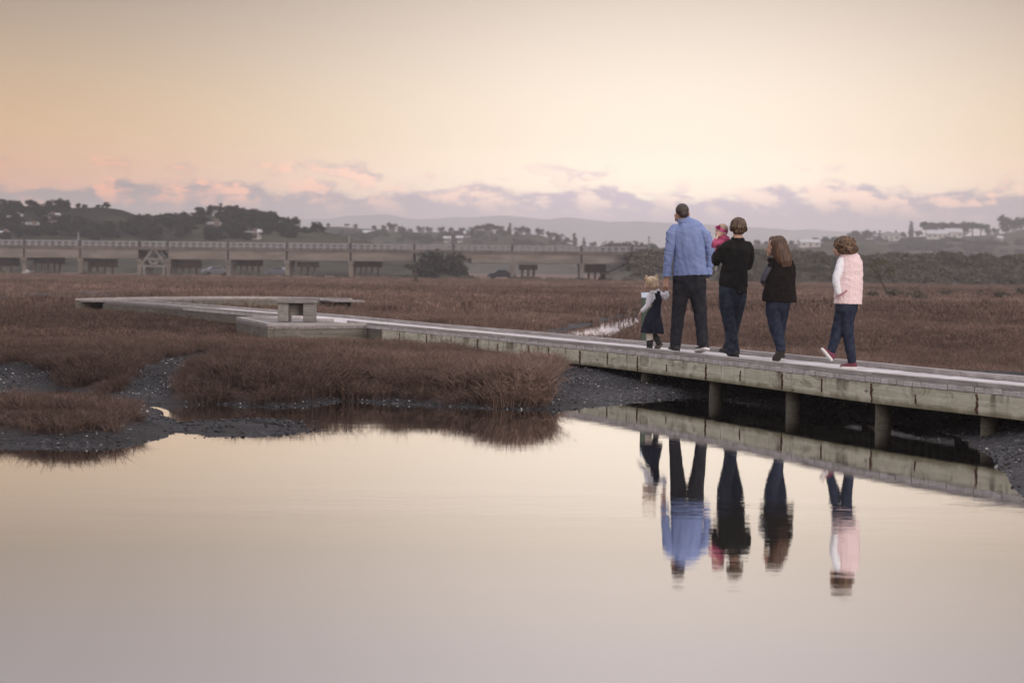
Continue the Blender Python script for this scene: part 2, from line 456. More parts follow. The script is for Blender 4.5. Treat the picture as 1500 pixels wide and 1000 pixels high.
mudc = t.mix(t.smooth(pos.outputs[0], 1.5, -2.0), mudc, t.mix(.55, mudc, (.012, .010, .011)))
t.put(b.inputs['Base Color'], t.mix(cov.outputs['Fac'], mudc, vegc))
wet = t.smooth(pos.outputs[2], .07, .0)
t.put(b.inputs['Roughness'], t.math('SUBTRACT', .95, t.math('MULTIPLY', wet, .25)))
b.inputs['Specular IOR Level'].default_value = .12
bp = t.new('ShaderNodeBump'); bp.inputs['Strength'].default_value = .9; bp.inputs['Distance'].default_value = .02
t.link(t.math('ADD', t.noise(co, 14, 5), peb.outputs['Distance']), bp.inputs['Height']); t.link(bp.outputs[0], b.inputs['Normal'])
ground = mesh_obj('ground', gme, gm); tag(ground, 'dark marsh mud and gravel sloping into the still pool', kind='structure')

WZ = -.055
# ------------------------------------------------------------------ water: one still sheet
wm = bpy.data.materials.new('still_water'); wm.use_nodes = True; t = NT(wm.node_tree); t.n.clear()
out = t.new('ShaderNodeOutputMaterial')
gl = t.new('ShaderNodeBsdfGlossy'); gl.inputs['Color'].default_value = (.97, .965, .96, 1); gl.inputs['Roughness'].default_value = .004
df = t.new('ShaderNodeBsdfDiffuse'); df.inputs['Color'].default_value = (.045, .04, .036, 1)
co = t.new('ShaderNodeTexCoord').outputs['Object']
bp = t.new('ShaderNodeBump'); bp.inputs['Strength'].default_value = 1.0; bp.inputs['Distance'].default_value = .0009
n1 = t.noise(t.mapping(co, (3.5, 15, 1)), 1.0, 2, .5)
n2 = t.noise(t.mapping(co, (.5, 2.2, 1), (5, 2, 0)), 1.0, 2, .5)
n3 = t.noise(t.mapping(co, (.12, .35, 1), (1, 7, 0)), 1.0, 2, .5)
amt = t.math('ADD', .30, t.math('MULTIPLY', t.smooth(n3, .52, .72), 1.0))
t.link(t.math('MULTIPLY', t.math('ADD', n1, t.math('MULTIPLY', n2, 1.3)), amt), bp.inputs['Height'])
t.link(bp.outputs[0], gl.inputs['Normal'])
lw = t.new('ShaderNodeLayerWeight'); lw.inputs['Blend'].default_value = .5
fac = t.ramp(lw.outputs['Facing'], [(0, (.05,) * 3), (.5, (.25,) * 3), (.75, (.74,) * 3), (.85, (.88,) * 3), (.93, (.96,) * 3), (1, (.98,) * 3)])
mx = t.new('ShaderNodeMixShader'); t.link(fac, mx.inputs[0]); t.link(df.outputs[0], mx.inputs[1]); t.link(gl.outputs[0], mx.inputs[2])
t.link(mx.outputs[0], out.inputs[0])
m_ = MB(); m_.raw([(-60, -30, WZ), (60, -30, WZ), (60, 150, WZ), (-60, 150, WZ)], [(0, 1, 2, 3)])
water = m_.build('water', wm); tag(water, 'still pool of pale water mirroring the evening sky', kind='structure')

# ------------------------------------------------------------------ marsh plants: one mass of instanced tufts
def blade_material(name, stops, var=.5):
    m = bpy.data.materials.new(name); m.use_nodes = True; t = NT(m.node_tree); b = t.n['Principled BSDF']
    at_ = t.new('ShaderNodeAttribute'); at_.attribute_name = 'tint'; at_.attribute_type = 'INSTANCER'
    sh = t.new('ShaderNodeAttribute'); sh.attribute_name = 'shade'; sh.attribute_type = 'GEOMETRY'
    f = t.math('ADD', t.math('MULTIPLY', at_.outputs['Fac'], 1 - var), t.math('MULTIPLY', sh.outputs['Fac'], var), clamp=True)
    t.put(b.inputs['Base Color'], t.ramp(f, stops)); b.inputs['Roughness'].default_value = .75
    b.inputs['Specular IOR Level'].default_value = .15
    return m
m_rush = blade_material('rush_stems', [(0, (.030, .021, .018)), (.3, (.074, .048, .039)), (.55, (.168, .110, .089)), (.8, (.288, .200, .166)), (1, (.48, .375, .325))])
lib = bpy.data.collections.new('plant_sources')           # never linked into the scene: sources for the instancer only
def tuft(name, n, rad, hgt, width, twigs, lean, seed):
    r = np.random.RandomState(seed); V, F, S = [], [], []
    for i in range(n):
        a = r.rand() * 2 * PI; q = rad * math.sqrt(r.rand()); bx, by = q * math.cos(a), q * math.sin(a)
        L = hgt * (.55 + .6 * r.rand()); la = r.rand() * 2 * PI; le = lean * (.25 + r.rand())
        dx, dy = math.cos(la) * le + bx / max(rad, .01) * lean * .6, math.sin(la) * le + by / max(rad, .01) * lean * .6
        fa = r.rand() * PI; wx, wy = math.cos(fa), math.sin(fa)
        tone = r.rand(); k = len(V); pts = []
        for j, tt in enumerate((0, .4, .75, 1.0)):
            x = bx + dx * L * tt ** 1.7; y = by + dy * L * tt ** 1.7; z = L * (tt - .22 * (le ** 2) * tt * tt) - .03 * (j == 0)
            pts.append((x, y, z)); wd = width * (1, .95, .75, .25)[j] / 2
            V += [(x - wx * wd, y - wy * wd, z), (x + wx * wd, y + wy * wd, z)]; S += [tone * .75 + .25 * tt] * 2
        for j in range(3): F.append((k + 2 * j, k + 2 * j + 1, k + 2 * j + 3, k + 2 * j + 2))
        for q_ in range(twigs):
            tt = .3 + .6 * r.rand(); j = 1 if tt < .75 else 2
            p = np.array(pts[j]); ta = r.rand() * 2 * PI; tl = L * (.22 + .25 * r.rand())
            e = p + np.array([math.cos(ta) * tl * .75, math.sin(ta) * tl * .75, tl * (.2 + .6 * r.rand())])
            k2 = len(V); wd = width * .42
            m1 = (p + e) / 2 + np.array([0, 0, -.1 * tl])
            V += [tuple(p + np.array([wx * wd, wy * wd, 0])), tuple(p - np.array([wx * wd, wy * wd, 0])), tuple(m1 - np.array([0, 0, wd])), tuple(m1 + np.array([0, 0, wd])), tuple(e)]
            S += [min(1, tone * .7 + .35)] * 5
            F += [(k2, k2 + 1, k2 + 2, k2 + 3)]; F.append((k2 + 3, k2 + 2, k2 + 4, k2 + 4)[:3])
    me = bpy.data.meshes.new(name); me.from_pydata(V, [], F); me.update()
    at_ = me.attributes.new('shade', 'FLOAT', 'POINT'); at_.data.foreach_set('value', np.array(S, np.float32))
    me.materials.append(m_rush); o = bpy.data.objects.new(name, me); lib.objects.link(o); return o
SRC = []
for i in range(4): SRC.append(tuft('a%d_near_tuft' % i, 80, .15, .21, .0052, 4, .95, 20 + i))     # bushy, branched
for i in range(3): SRC.append(tuft('b%d_mid_tuft' % i, 80, .30, .17, .011, 2, .7, 40 + i))
for i in range(3): SRC.append(tuft('c%d_far_tuft' % i, 110, .9, .17, .034, 0, .5, 60 + i))
for i in range(2): SRC.append(tuft('d%d_grass_tuft' % i, 70, .12, .26, .0060, 1, 1.0, 80 + i))     # long arching grass on the islet

def instancer(name, P, ROT, SCL, IDX, TINT, coll, label):
    me = bpy.data.meshes.new(name); me.vertices.add(len(P)); me.vertices.foreach_set('co', np.asarray(P, np.float32).ravel())
    for nm, ty, arr in (('rot', 'FLOAT_VECTOR', ROT), ('scl', 'FLOAT_VECTOR', SCL), ('idx', 'INT', IDX), ('tint', 'FLOAT', TINT)):
        a = me.attributes.new(nm, ty, 'POINT')
        if ty == 'FLOAT_VECTOR': a.data.foreach_set('vector', np.asarray(arr, np.float32).ravel())
        elif ty == 'INT': a.data.foreach_set('value', np.asarray(arr, np.int32))
        else: a.data.foreach_set('value', np.asarray(arr, np.float32))
    o = mesh_obj(name, me); tag(o, label, kind='stuff')
    ng = bpy.data.node_groups.new(name, 'GeometryNodeTree')
    ng.interface.new_socket('Geometry', in_out='INPUT', socket_type='NodeSocketGeometry'); ng.interface.new_socket('Geometry', in_out='OUTPUT', socket_type='NodeSocketGeometry')
    t = NT(ng); gi = t.new('NodeGroupInput'); go = t.new('NodeGroupOutput')
    ci = t.new('GeometryNodeCollectionInfo'); ci.inputs['Collection'].default_value = coll
    ci.inputs['Separate Children'].default_value = True; ci.inputs['Reset Children'].default_value = True
    ip = t.new('GeometryNodeInstanceOnPoints'); t.link(gi.outputs[0], ip.inputs['Points']); t.link(ci.outputs[0], ip.inputs['Instance'])
    ip.inputs['Pick Instance'].default_value = True
    def na(nm, ty):
        n = t.new('GeometryNodeInputNamedAttribute'); n.data_type = ty; n.inputs['Name'].default_value = nm; return n.outputs['Attribute']
    t.link(na('idx', 'INT'), ip.inputs['Instance Index'])
    e2r = t.new('FunctionNodeEulerToRotation'); t.link(na('rot', 'FLOAT_VECTOR'), e2r.inputs[0]); t.link(e2r.outputs[0], ip.inputs['Rotation'])
    t.link(na('scl', 'FLOAT_VECTOR'), ip.inputs['Scale']); t.link(ip.outputs[0], go.inputs[0])
    md = o.modifiers.new('tufts', 'NODES'); md.node_group = ng
    return o

R = np.random.RandomState(5)
def sample_zone(y0, y1, dens, half=.275):
    """uniform ground points in the wedge the photograph can see, dens per square metre"""
    A = half * (y1 * y1 - y0 * y0); n = int(A * dens)
    Y = np.sqrt(R.rand(n) * (y1 * y1 - y0 * y0) + y0 * y0); X = (R.rand(n) * 2 - 1) * half * Y
    return X, Y
PP, RR, SS, II, TT = [], [], [], [], []
frontline = FRONT[::8]; legline = LCENTER[::8]; cenline = CENTER[::8]
def scatter(X, Y, kinds, base, hf, keep=None, tint0=0.0):
    h = terrain(X, Y); v = vegmask(X, Y, h)
    k = R.rand(len(X)) < v
    dc = np.minimum(ldist(cenline, X, Y), ldist(legline, X, Y)); k &= dc > .74
    k &= sdist(PLAT + [tuple(CENTER[np.argmin(np.hypot(*(CENTER - np.array(PLAT[0])).T))])], X, Y) > .12
    if keep is not None: k &= keep(X, Y)
    X, Y, h, v = X[k], Y[k], h[k], v[k]
    big = fbm(X, Y, .10, 3); mid = fbm(X, Y, .8, 3)
    s = base * (.75 + .5 * R.rand(len(X))) * (.18 + 1.3 * mid) * hf(X, Y)
    ang = X / np.maximum(Y, 1)
    tint = np.clip(.42 + 1.1 * (big - .45) + .7 * (mid - .45) + .25 * (R.rand(len(X)) - .5) + tint0, 0, 1)
    # vignette painted into the tint: the tufts darken towards the left
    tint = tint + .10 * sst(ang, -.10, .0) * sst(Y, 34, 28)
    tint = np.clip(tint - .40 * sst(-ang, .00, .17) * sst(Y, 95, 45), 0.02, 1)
    PP.append(np.stack([X, Y, h - .01], -1)); RR.append(np.stack([(R.rand(len(X)) - .5) * .3, (R.rand(len(X)) - .5) * .3, R.rand(len(X)) * 6.28], -1))
    zs = s * (.85 + .3 * R.rand(len(X))); SS.append(np.stack([s, s, zs], -1))
    II.append(R.choice(kinds, len(X))); TT.append(tint)
isl = lambda X, Y: sdist(island, X, Y) < .25
noisl = lambda X, Y: sdist(island, X, Y) >= .25
edge = lambda X, Y: np.ones_like(X)
moundf = lambda X, Y: .86 + .22 * sst(sdist(pond, X, Y), 2.2, .4) * sst(Y, 30, 25)
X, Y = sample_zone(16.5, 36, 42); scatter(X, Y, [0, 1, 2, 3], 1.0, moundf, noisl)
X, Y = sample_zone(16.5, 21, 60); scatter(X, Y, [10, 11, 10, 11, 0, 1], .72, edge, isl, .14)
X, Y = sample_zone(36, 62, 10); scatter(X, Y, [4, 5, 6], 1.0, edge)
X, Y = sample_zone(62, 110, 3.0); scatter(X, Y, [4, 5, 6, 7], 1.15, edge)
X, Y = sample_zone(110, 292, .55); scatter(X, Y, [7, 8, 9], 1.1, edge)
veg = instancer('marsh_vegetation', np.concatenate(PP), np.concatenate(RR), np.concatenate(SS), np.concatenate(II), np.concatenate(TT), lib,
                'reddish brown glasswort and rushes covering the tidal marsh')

# pebbles and shell bits on the bare banks
m_peb = blade_material('pebbles', [(0, (.015, .014, .016)), (.5, (.05, .047, .052)), (.8, (.12, .115, .12)), (.93, (.30, .29, .29)), (1, (.62, .60, .58))], .0)
lib2 = bpy.data.collections.new('pebble_sources')
for i in range(4):
    r = np.random.RandomState(100 + i); bm = bmesh.new(); bmesh.ops.create_icosphere(bm, subdivisions=1, radius=1)
    for v_ in bm.verts: v_.co *= .75 + .5 * r.rand()
    for v_ in bm.verts: v_.co.z *= .5
    me = bpy.data.meshes.new('stone%d' % i); bm.to_mesh(me); bm.free(); me.materials.append(m_peb)
    lib2.objects.link(bpy.data.objects.new('stone%d' % i, me))
X, Y = sample_zone(12, 30, 900, .29); h = terrain(X, Y); v = vegmask(X, Y, h)
dn = fbm(X, Y, 1.2, 3)
k = (v < .5) & (h > -.07) & (h < .30) & (R.rand(len(X)) < np.clip((dn - .28) * 3, .08, 1))
X, Y, h = X[k], Y[k], h[k]; s = .004 + .014 * R.rand(len(X)) ** 4
onbar = np.hypot((X - bar_c.x) / bar_r[0], (Y - bar_c.y) / bar_r[1]) < 1.4
s = np.where(onbar, s * 1.3, s)
tint = R.rand(len(X)) ** 1.5 * .93; tint = np.where(R.rand(len(X)) < .07, .93 + .05 * R.rand(len(X)), tint); tint = np.where(onbar, tint * .7, tint)
pebbles = instancer('pebbles', np.stack([X, Y, h + s * .2], -1), R.rand(len(X), 3) * np.array([.6, .6, 6.28]), np.stack([s, s * (.7 + .6 * R.rand(len(X))), s], -1),
                    R.randint(0, 4, len(X)), tint, lib2, 'dark pebbles and pale shell bits scattered over the bare banks')
# ------------------------------------------------------------------ timber materials
def timber(name, base, dark, pale, drips=False, scale=1.0, vary=.22):
    m = bpy.data.materials.new(name); m.use_nodes = True; t = NT(m.node_tree); b = t.n['Principled BSDF']
    tc = t.new('ShaderNodeTexCoord'); co = tc.outputs['Object']
    oi = t.new('ShaderNodeObjectInfo').outputs['Random']
    off = t.new('ShaderNodeCombineXYZ'); t.put(off.inputs[0], t.math('MULTIPLY', oi, 37.0)); t.put(off.inputs[2], t.math('MULTIPLY', oi, 11.0))
    va = t.new('ShaderNodeVectorMath'); va.operation = 'ADD'; t.link(co, va.inputs[0]); t.link(off.outputs[0], va.inputs[1]); co2 = va.outputs[0]
    grain = t.noise(t.mapping(co2, (1.3 * scale, 30 * scale, 30 * scale)), 1.0, 5, .6, .6)
    blot = t.noise(co2, 3.2, 6, .65)
    c = t.mix(t.smooth(grain, .35, .7), dark, base)
    c = t.mix(t.math('MULTIPLY', t.smooth(blot, .5, .72), .6), c, pale)
    c = t.mix(t.math('MULTIPLY', t.math('SUBTRACT', oi, .5), .7), c, dark) if False else c
    k = t.math('ADD', 1 - vary / 2, t.math('MULTIPLY', oi, vary))
    mul = t.new('ShaderNodeCombineColor')
    for i in range(3): t.put(mul.inputs[i], k)
    c = t.mix(1.0, c, mul.outputs[0], 'MULTIPLY')
    if drips:
        sp = t.new('ShaderNodeSeparateXYZ'); t.link(co, sp.inputs[0])
        dr = t.math('ADD', t.math('MULTIPLY', t.noise(t.mapping(co2, (7, 1, .8)), 1.0, 4, .6), .6), t.math('MULTIPLY', t.noise(t.mapping(co2, (1.6, 1, .5)), 1.0, 2, .5), .4))
        hi = t.smooth(sp.outputs[2], -.05, .10)
        c = t.mix(t.math('MULTIPLY', t.smooth(dr, .50, .62), t.math('ADD', .30, t.math('MULTIPLY', hi, .55))), c, (.10, .083, .062))
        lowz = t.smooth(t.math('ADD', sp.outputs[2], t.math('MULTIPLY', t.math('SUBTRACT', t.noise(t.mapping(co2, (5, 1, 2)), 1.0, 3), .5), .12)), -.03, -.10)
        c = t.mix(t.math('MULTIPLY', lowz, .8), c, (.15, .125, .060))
        mott = t.noise(t.mapping(co2, (2.5, 1, 6)), 1.0, 6, .68, 1.2)
        c = t.mix(t.math('MULTIPLY', t.smooth(mott, .50, .66), .55), c, (.16, .135, .095))
        vk = t.new('ShaderNodeTexVoronoi'); t.link(t.mapping(co2, (2.6, 1, 7)), vk.inputs['Vector']); vk.inputs['Scale'].default_value = 1.0
        c = t.mix(t.math('MULTIPLY', t.smooth(vk.outputs['Distance'], .16, .04), .75), c, (.07, .055, .04))
    t.put(b.inputs['Base Color'], c); b.inputs['Roughness'].default_value = .8; b.inputs['Specular IOR Level'].default_value = .25
    bp = t.new('ShaderNodeBump'); bp.inputs['Strength'].default_value = .5; bp.inputs['Distance'].default_value = .006
    t.link(grain, bp.inputs['Height']); t.link(bp.outputs[0], b.inputs['Normal'])
    return m
m_plank = timber('weathered_plank', (.62, .575, .585), (.46, .42, .425), (.72, .68, .69), vary=.26)
m_kerb = timber('weathered_kerb', (.46, .425, .42), (.29, .26, .25), (.56, .525, .515), vary=.14)
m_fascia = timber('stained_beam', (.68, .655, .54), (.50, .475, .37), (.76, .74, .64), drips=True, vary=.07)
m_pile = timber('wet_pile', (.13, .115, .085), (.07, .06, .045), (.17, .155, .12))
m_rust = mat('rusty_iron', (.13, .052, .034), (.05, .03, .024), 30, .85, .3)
m_dimbeam = timber('dimmed_grey_beam', (.20, .185, .165), (.11, .10, .085), (.27, .25, .225), drips=True)  # far beams: same timber, edge vignette put into its colour
m_dimplank = timber('dimmed_grey_plank', (.30, .275, .275), (.19, .17, .17), (.38, .35, .35))  # far and platform boards, darkened the same way to paint in the vignette
m_bench = timber('grey_bench_timber', (.25, .235, .22), (.14, .13, .12), (.33, .31, .29))

# ------------------------------------------------------------------ boardwalk
bwalk = empty('boardwalk', (CENTER[0][0], CENTER[0][1], DECK), 0, 'long weathered timber boardwalk on piles zigzagging over the marsh and pool', 'boardwalk')
BW0 = bwalk.location.copy()
plank_meshes = []
for i in range(6):
    mb = MB(); r = random.Random(i); mb.box((0, 0, -.025), (W_DECK + r.uniform(-.006, .012), .132, .05)); me = mb.mesh('plank')
    bm = bmesh.new(); bm.from_mesh(me); bmesh.ops.bevel(bm, geom=bm.edges[:], offset=.004, segments=1, affect='EDGES'); bm.to_mesh(me); bm.free()
    me.materials.append(m_plank); plank_meshes.append(me)
def place_plank(c, T, k, zoff=0.0):
    o = bpy.data.objects.new('plank', plank_meshes[k % 6]); COL.objects.link(o); o.parent = bwalk
    a = math.atan2(T[1], T[0]) - PI / 2 + random.uniform(-.006, .006)
    o.location = (c[0] - BW0.x, c[1] - BW0.y, random.uniform(-.003, .002) + zoff)
    o.rotation_euler = (random.uniform(-.006, .006), random.uniform(-.002, .002), a)
    return o
step = .14; nmain = int(FS[-1] / step) ; farmb = MB()
def loc_at(A, S, s): return np.array([np.interp(s, S[:len(A)], A[:, 0]), np.interp(s, S[:len(A)], A[:, 1])])
for k in range(nmain):
    s = (k + .5) * step; c = loc_at(CENTER, FS, s); T = loc_at(FT, FS, s); T /= np.linalg.norm(T)
    if k < 285: place_plank(c, T, k)
    else:
        M = Matrix.Rotation(math.atan2(T[1], T[0]) - PI / 2, 3, 'Z'); farmb.box((c[0] - BW0.x, c[1] - BW0.y, -.025 + random.uniform(-.003, .003)), (W_DECK, .132, .05), M)
for k in range(int(LS[-1] / step)):
    s = (k + .5) * step; c = loc_at(LCENTER, LS, s); T = loc_at(LT, LS, s)
    M = Matrix.Rotation(math.atan2(T[1], T[0]) - PI / 2, 3, 'Z'); farmb.box((c[0] - BW0.x, c[1] - BW0.y, -.022 + random.uniform(-.003, .003)), (W_DECK, .132, .05), M)
# the viewing platform in front of the walkway: boards laid along the walk
pa, pb, pc, pd = [np.array(p) for p in PLAT]
iA = int(np.argmin(np.hypot(*(FRONT - (pa + np.array([.9, 1.4]))).T)))
npb = 34
i0 = int(np.argmin(np.hypot(*(FRONT - pd).T)))
farend = FRONT[np.linspace(i0, iA, npb).astype(int)]; nearend = np.array([pd + (pb - pd) * u / .42 if u < .42 else pb + (pa - pb) * (u - .42) / .58 for u in np.linspace(0, 1, npb)])
for u in range(npb - 1):
    a0, a1, b0, b1 = nearend[u], nearend[u + 1], farend[u], farend[u + 1]
    g = .04
    a0_, a1_ = a0 + (a1 - a0) * g, a1 - (a1 - a0) * g; b0_, b1_ = b0 + (b1 - b0) * g, b1 - (b1 - b0) * g
    z1 = -.008 + random.uniform(-.003, .001); z0 = z1 - .045
    V = [(p[0] - BW0.x, p[1] - BW0.y, z) for z in (z0, z1) for p in (a0_, a1_, b1_, b0_)]
    farmb.raw(V, [(0, 3, 2, 1), (4, 5, 6, 7), (0, 1, 5, 4), (1, 2, 6, 5), (2, 3, 7, 6), (3, 0, 4, 7)])
fp = farmb.build('far_planks', m_dimplank, bwalk); tag(fp, kind='stuff')

def strip_beam(name, A, S, s0, s1, off, wd, zc, ht, m, N=None, parent=None, jit=.0012, segs=5, B0=None):
    """a squared timber following the path, its own object, origin at its middle"""
    B0 = BW0 if B0 is None else B0
    ss = np.linspace(s0 + .006, s1 - .006, segs); c = loc_at(A, S, (s0 + s1) / 2)
    mid = Vector((c[0], c[1], B0.z + zc)); T = loc_at(A, S, s1) - loc_at(A, S, s0); ang = math.atan2(T[1], T[0])
    Ri = Matrix.Rotation(-ang, 3, 'Z'); V, F = [], []; jz = random.uniform(-jit, jit)
    for s in ss:
        p = loc_at(A, S, s); nn = loc_at(N, S, s)
        for o_, z in ((off - wd / 2, -ht / 2), (off + wd / 2, -ht / 2), (off + wd / 2, ht / 2), (off - wd / 2, ht / 2)):
            q = Ri @ Vector((p[0] + nn[0] * o_ - mid.x, p[1] + nn[1] * o_ - mid.y, z + jz)); V.append(q)
    for i in range(segs - 1):
        for j in range(4): F.append((i * 4 + j, i * 4 + (j + 1) % 4, (i + 1) * 4 + (j + 1) % 4, (i + 1) * 4 + j))
    F += [(3, 2, 1, 0), tuple(range(4 * segs - 4, 4 * segs))]
    me = bpy.data.meshes.new(name); me.from_pydata(V, [], F); me.update()
    bm = bmesh.new(); bm.from_mesh(me); bmesh.ops.recalc_face_normals(bm, faces=bm.faces); bm.to_mesh(me); bm.free()
    me.materials.append(m); o = bpy.data.objects.new(name, me); link(o, bwalk)
    o.location = mid - BW0; o.rotation_euler = (0, 0, ang); return o
def s_of_px(px):
    best = None
    for i in range(0, len(FRONT)):
        x, y = FRONT[i]; u = 750 + FPX * (x * CR + (DECK - CAM_H) * SR) / y
        if best is None or abs(u - px) < best[0]: best = (abs(u - px), FS[i])
    return best[1]
post_px = [1600, 1429, 1278, 1146, 1033, 933, 850, 775]
post_s = [s_of_px(p) for p in post_px]
post_s = [max(post_s[0], .3)] + post_s[1:]
bounds = [0.0] + post_s
s = post_s[-1]
while s < FS[-1] - 2.5: s += 2.3; bounds.append(s)
bounds.append(FS[-1])
pl0, pl1 = FS[i0], FS[iA]
for a, b_ in zip(bounds[:-1], bounds[1:]):
    mfa = m_fascia if a < 24 else m_dimbeam
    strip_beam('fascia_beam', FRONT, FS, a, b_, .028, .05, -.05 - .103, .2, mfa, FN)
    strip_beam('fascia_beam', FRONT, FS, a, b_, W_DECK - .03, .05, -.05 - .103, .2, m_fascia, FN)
    if not (a > pl0 - .8 and b_ < pl1 + 1.2):
        strip_beam('kerb_rail', FRONT, FS, a, b_, .05, .095, .026, .048, m_kerb, FN)
    strip_beam('kerb_rail', FRONT, FS, a, b_, W_DECK - .05, .085, .028, .052, m_kerb, FN)
for k in range(int(LS[-1] / 2.4)):
    a, b_ = k * 2.4, (k + 1) * 2.4
    for off in (.03, W_DECK - .03): strip_beam('fascia_beam', LEG, LS, a, b_, off, .05, -.05 - .103, .2, m_dimbeam, LN)
    strip_beam('kerb_rail', LEG, LS, a, b_, .05, .09, .026, .05, m_kerb, LN); strip_beam('kerb_rail', LEG, LS, a, b_, W_DECK - .05, .085, .026, .05, m_kerb, LN)
# platform kerbs and skirt boards
def seg_pts(a, b): 
    n = 20; A = np.stack([np.linspace(a[0], b[0], n), np.linspace(a[1], b[1], n)], 1); S = np.linspace(0, np.linalg.norm(b - a), n); return A, S
for a, b_ in ((pd, pb), (pb, pa), (pa, farend[-1])):
    A, S = seg_pts(a, b_); T, N = normals(A, 1)
    k = max(1, round(S[-1] / 2.2))
    for j in range(k):
        strip_beam('kerb_rail', A, S, j * S[-1] / k, (j + 1) * S[-1] / k, .05, .09, .02, .05, m_kerb, N)
        strip_beam('fascia_beam', A, S, j * S[-1] / k, (j + 1) * S[-1] / k, .03, .05, -.16, .2, m_dimbeam, N)
# piles, bolts and straps
for i, s in enumerate(bounds[1:-1]):
    p = loc_at(FRONT, FS, s); nn = loc_at(FN, FS, s)
    for off, nm in ((.06, 0), (W_DECK - .14, 1)):
        q = p + nn * (off + .075); mb = MB(); r = .078 + random.uniform(-.006, .008)
        z1 = -.255 if True else 0
        mb.tube([(0, 0, z1), (random.uniform(-.01, .01), 0, -.9)], [r, r * 1.04], n=14, flat_ends=True)
        mb.build('pile', m_pile, bwalk, (q[0] - BW0.x, q[1] - BW0.y, 0), smooth=True)
    T = loc_at(FT, FS, s); ang = math.atan2(T[1], T[0])
    if i < 14:
        def rust(c, zs, wmax):
            """one flaking iron strap: a thin plate with a ragged outline"""
            L_, R_ = [], []
            for z in zs:
                k_ = wmax * random.uniform(.12, 1.0); sh_ = random.uniform(-.3, .3) * wmax
                L_.append((-k_ / 2 + sh_, z)); R_.append((k_ / 2 + sh_, z))
            out_ = L_ + R_[::-1]; n_ = len(out_); mb = MB()
            mb.raw([(x, y, z) for y in (.004, -.008) for x, z in out_], [tuple(range(n_)), tuple(range(n_, 2 * n_))[::-1]] + [(k_, (k_ + 1) % n_, n_ + (k_ + 1) % n_, n_ + k_) for k_ in range(n_)])
            o = mb.build('rust_strap', m_rust, bwalk, (c[0] - BW0.x, c[1] - BW0.y, 0)); o.rotation_euler = (0, 0, ang + PI)
        rust(p, (-.062, -.085, -.10, -.118, -.14, -.165, -.185, -.20, -.222, -.243), .042)
        mid = loc_at(FRONT, FS, s - random.uniform(.4, .52) * (bounds[i + 1] - bounds[i]))
        rust(mid, (-.07, -.09, -.12, -.15, -.17, -.19, -.21)[random.randrange(3):], .022)
# cross bearers under the deck
for s in np.arange(.6, 40, 1.15):
    p = loc_at(FRONT, FS, s); nn = loc_at(FN, FS, s); mb = MB()
    a = Vector((p[0] + nn[0] * .06 - BW0.x, p[1] + nn[1] * .06 - BW0.y, -.10)); b_ = Vector((p[0] + nn[0] * (W_DECK - .06) - BW0.x, p[1] + nn[1] * (W_DECK - .06) - BW0.y, -.10))
    mb.bar(a, b_, .07, .08); mb.build('bearer', m_kerb, bwalk)

# ------------------------------------------------------------------ box bench on the platform
bl = on(435, 471.3, DECK - .005)
bench = empty('bench', bl, math.radians(-2), 'low grey timber box bench standing on the boardwalk platform', 'bench')
mb = MB(); mb.box((0, 0, .385), (.74, .56, .055)); mb.build('seat_slab', m_bench, bench, bevel=.008)
for sx, wd in ((-.235, .20), (.245, .20)):
    mb = MB(); mb.box((sx, 0, .18), (wd, .46, .355)); mb.build('leg_panel', m_bench, bench, bevel=.008)
mb = MB(); mb.box((0.0, .07, .235), (.285, .05, .24)); mb.build('cross_panel', m_bench, bench, bevel=.005)
mb = MB(); mb.box((.52, .1, .035), (.34, .07, .06)); mb.build('foot_rail', m_kerb, bench, bevel=.005)

# ------------------------------------------------------------------ marker post with a tilted panel, half hidden by the little girl
sp_ = on(944, 503.5, DECK); sp_.y += .9
gz = float(terrain(np.array([sp_.x]), np.array([sp_.y]))[0])
sc_ = sp_.y / FPX
sign = empty('marker_post', (at(944.5, 480, sp_.y).x, sp_.y, gz - .1), 0, 'short green marker post with a pale slanted panel behind the little girl', 'sign')
m_green = mat('green_paint', (.06, .085, .066), (.045, .065, .05), 8, .6); m_panel = mat('pale_panel', (.36, .41, .49), (.46, .50, .57), 9, .4)
top = at(944.5, 436, sp_.y).z - (gz - .1)
mb = MB(); mb.box((0, 0, top / 2), (10.5 * sc_, 9 * sc_, top)); mb.build('post', m_green, sign, bevel=.006)
mb = MB(); Mr = Matrix.Rotation(math.radians(38), 3, 'X'); mb.box((3.0 * sc_, 0, top + .035), (17 * sc_, .115, .018), Mr); mb.build('panel', m_panel, sign, bevel=.003)

# ------------------------------------------------------------------ bridge, 300 m off
BY = 300.0; U = BY / FPX                     # metres in one photograph pixel there
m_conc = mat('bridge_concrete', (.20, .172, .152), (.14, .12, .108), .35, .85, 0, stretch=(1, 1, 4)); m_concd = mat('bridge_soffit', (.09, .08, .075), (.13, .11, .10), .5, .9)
m_rail = mat('rail_white', (.235, .225, .245), (.17, .165, .18), 1, .6); m_steel = mat('grey_steel', (.18, .172, .165), (.13, .125, .12), 1, .6)
m_dark = mat('dark_steel', (.035, .033, .035), None)
m_pier = mat('pier_concrete', (.19, .165, .145), (.12, .105, .095), .6, .9); m_oldpier = mat('old_brown_pier', (.13, .085, .065), (.08, .06, .05), .7, .9)
def bx(px): return at(px, HOR, BY).x
def bz(px, py): return at(px, py, BY).z
GZB = .1
bridge = empty('road_bridge', (bx(440), BY, GZB), 0, 'long low concrete road bridge with white balustrade crossing the far marsh', 'bridge')
BO = bridge.location.copy()
def bl_(px, py, dy=0): p = at(px, py, BY); return Vector((p.x - BO.x, dy, p.z - BO.z))
zd = 4.15 - GZB; x0, x1 = bx(-420) - BO.x, bx(932) - BO.x
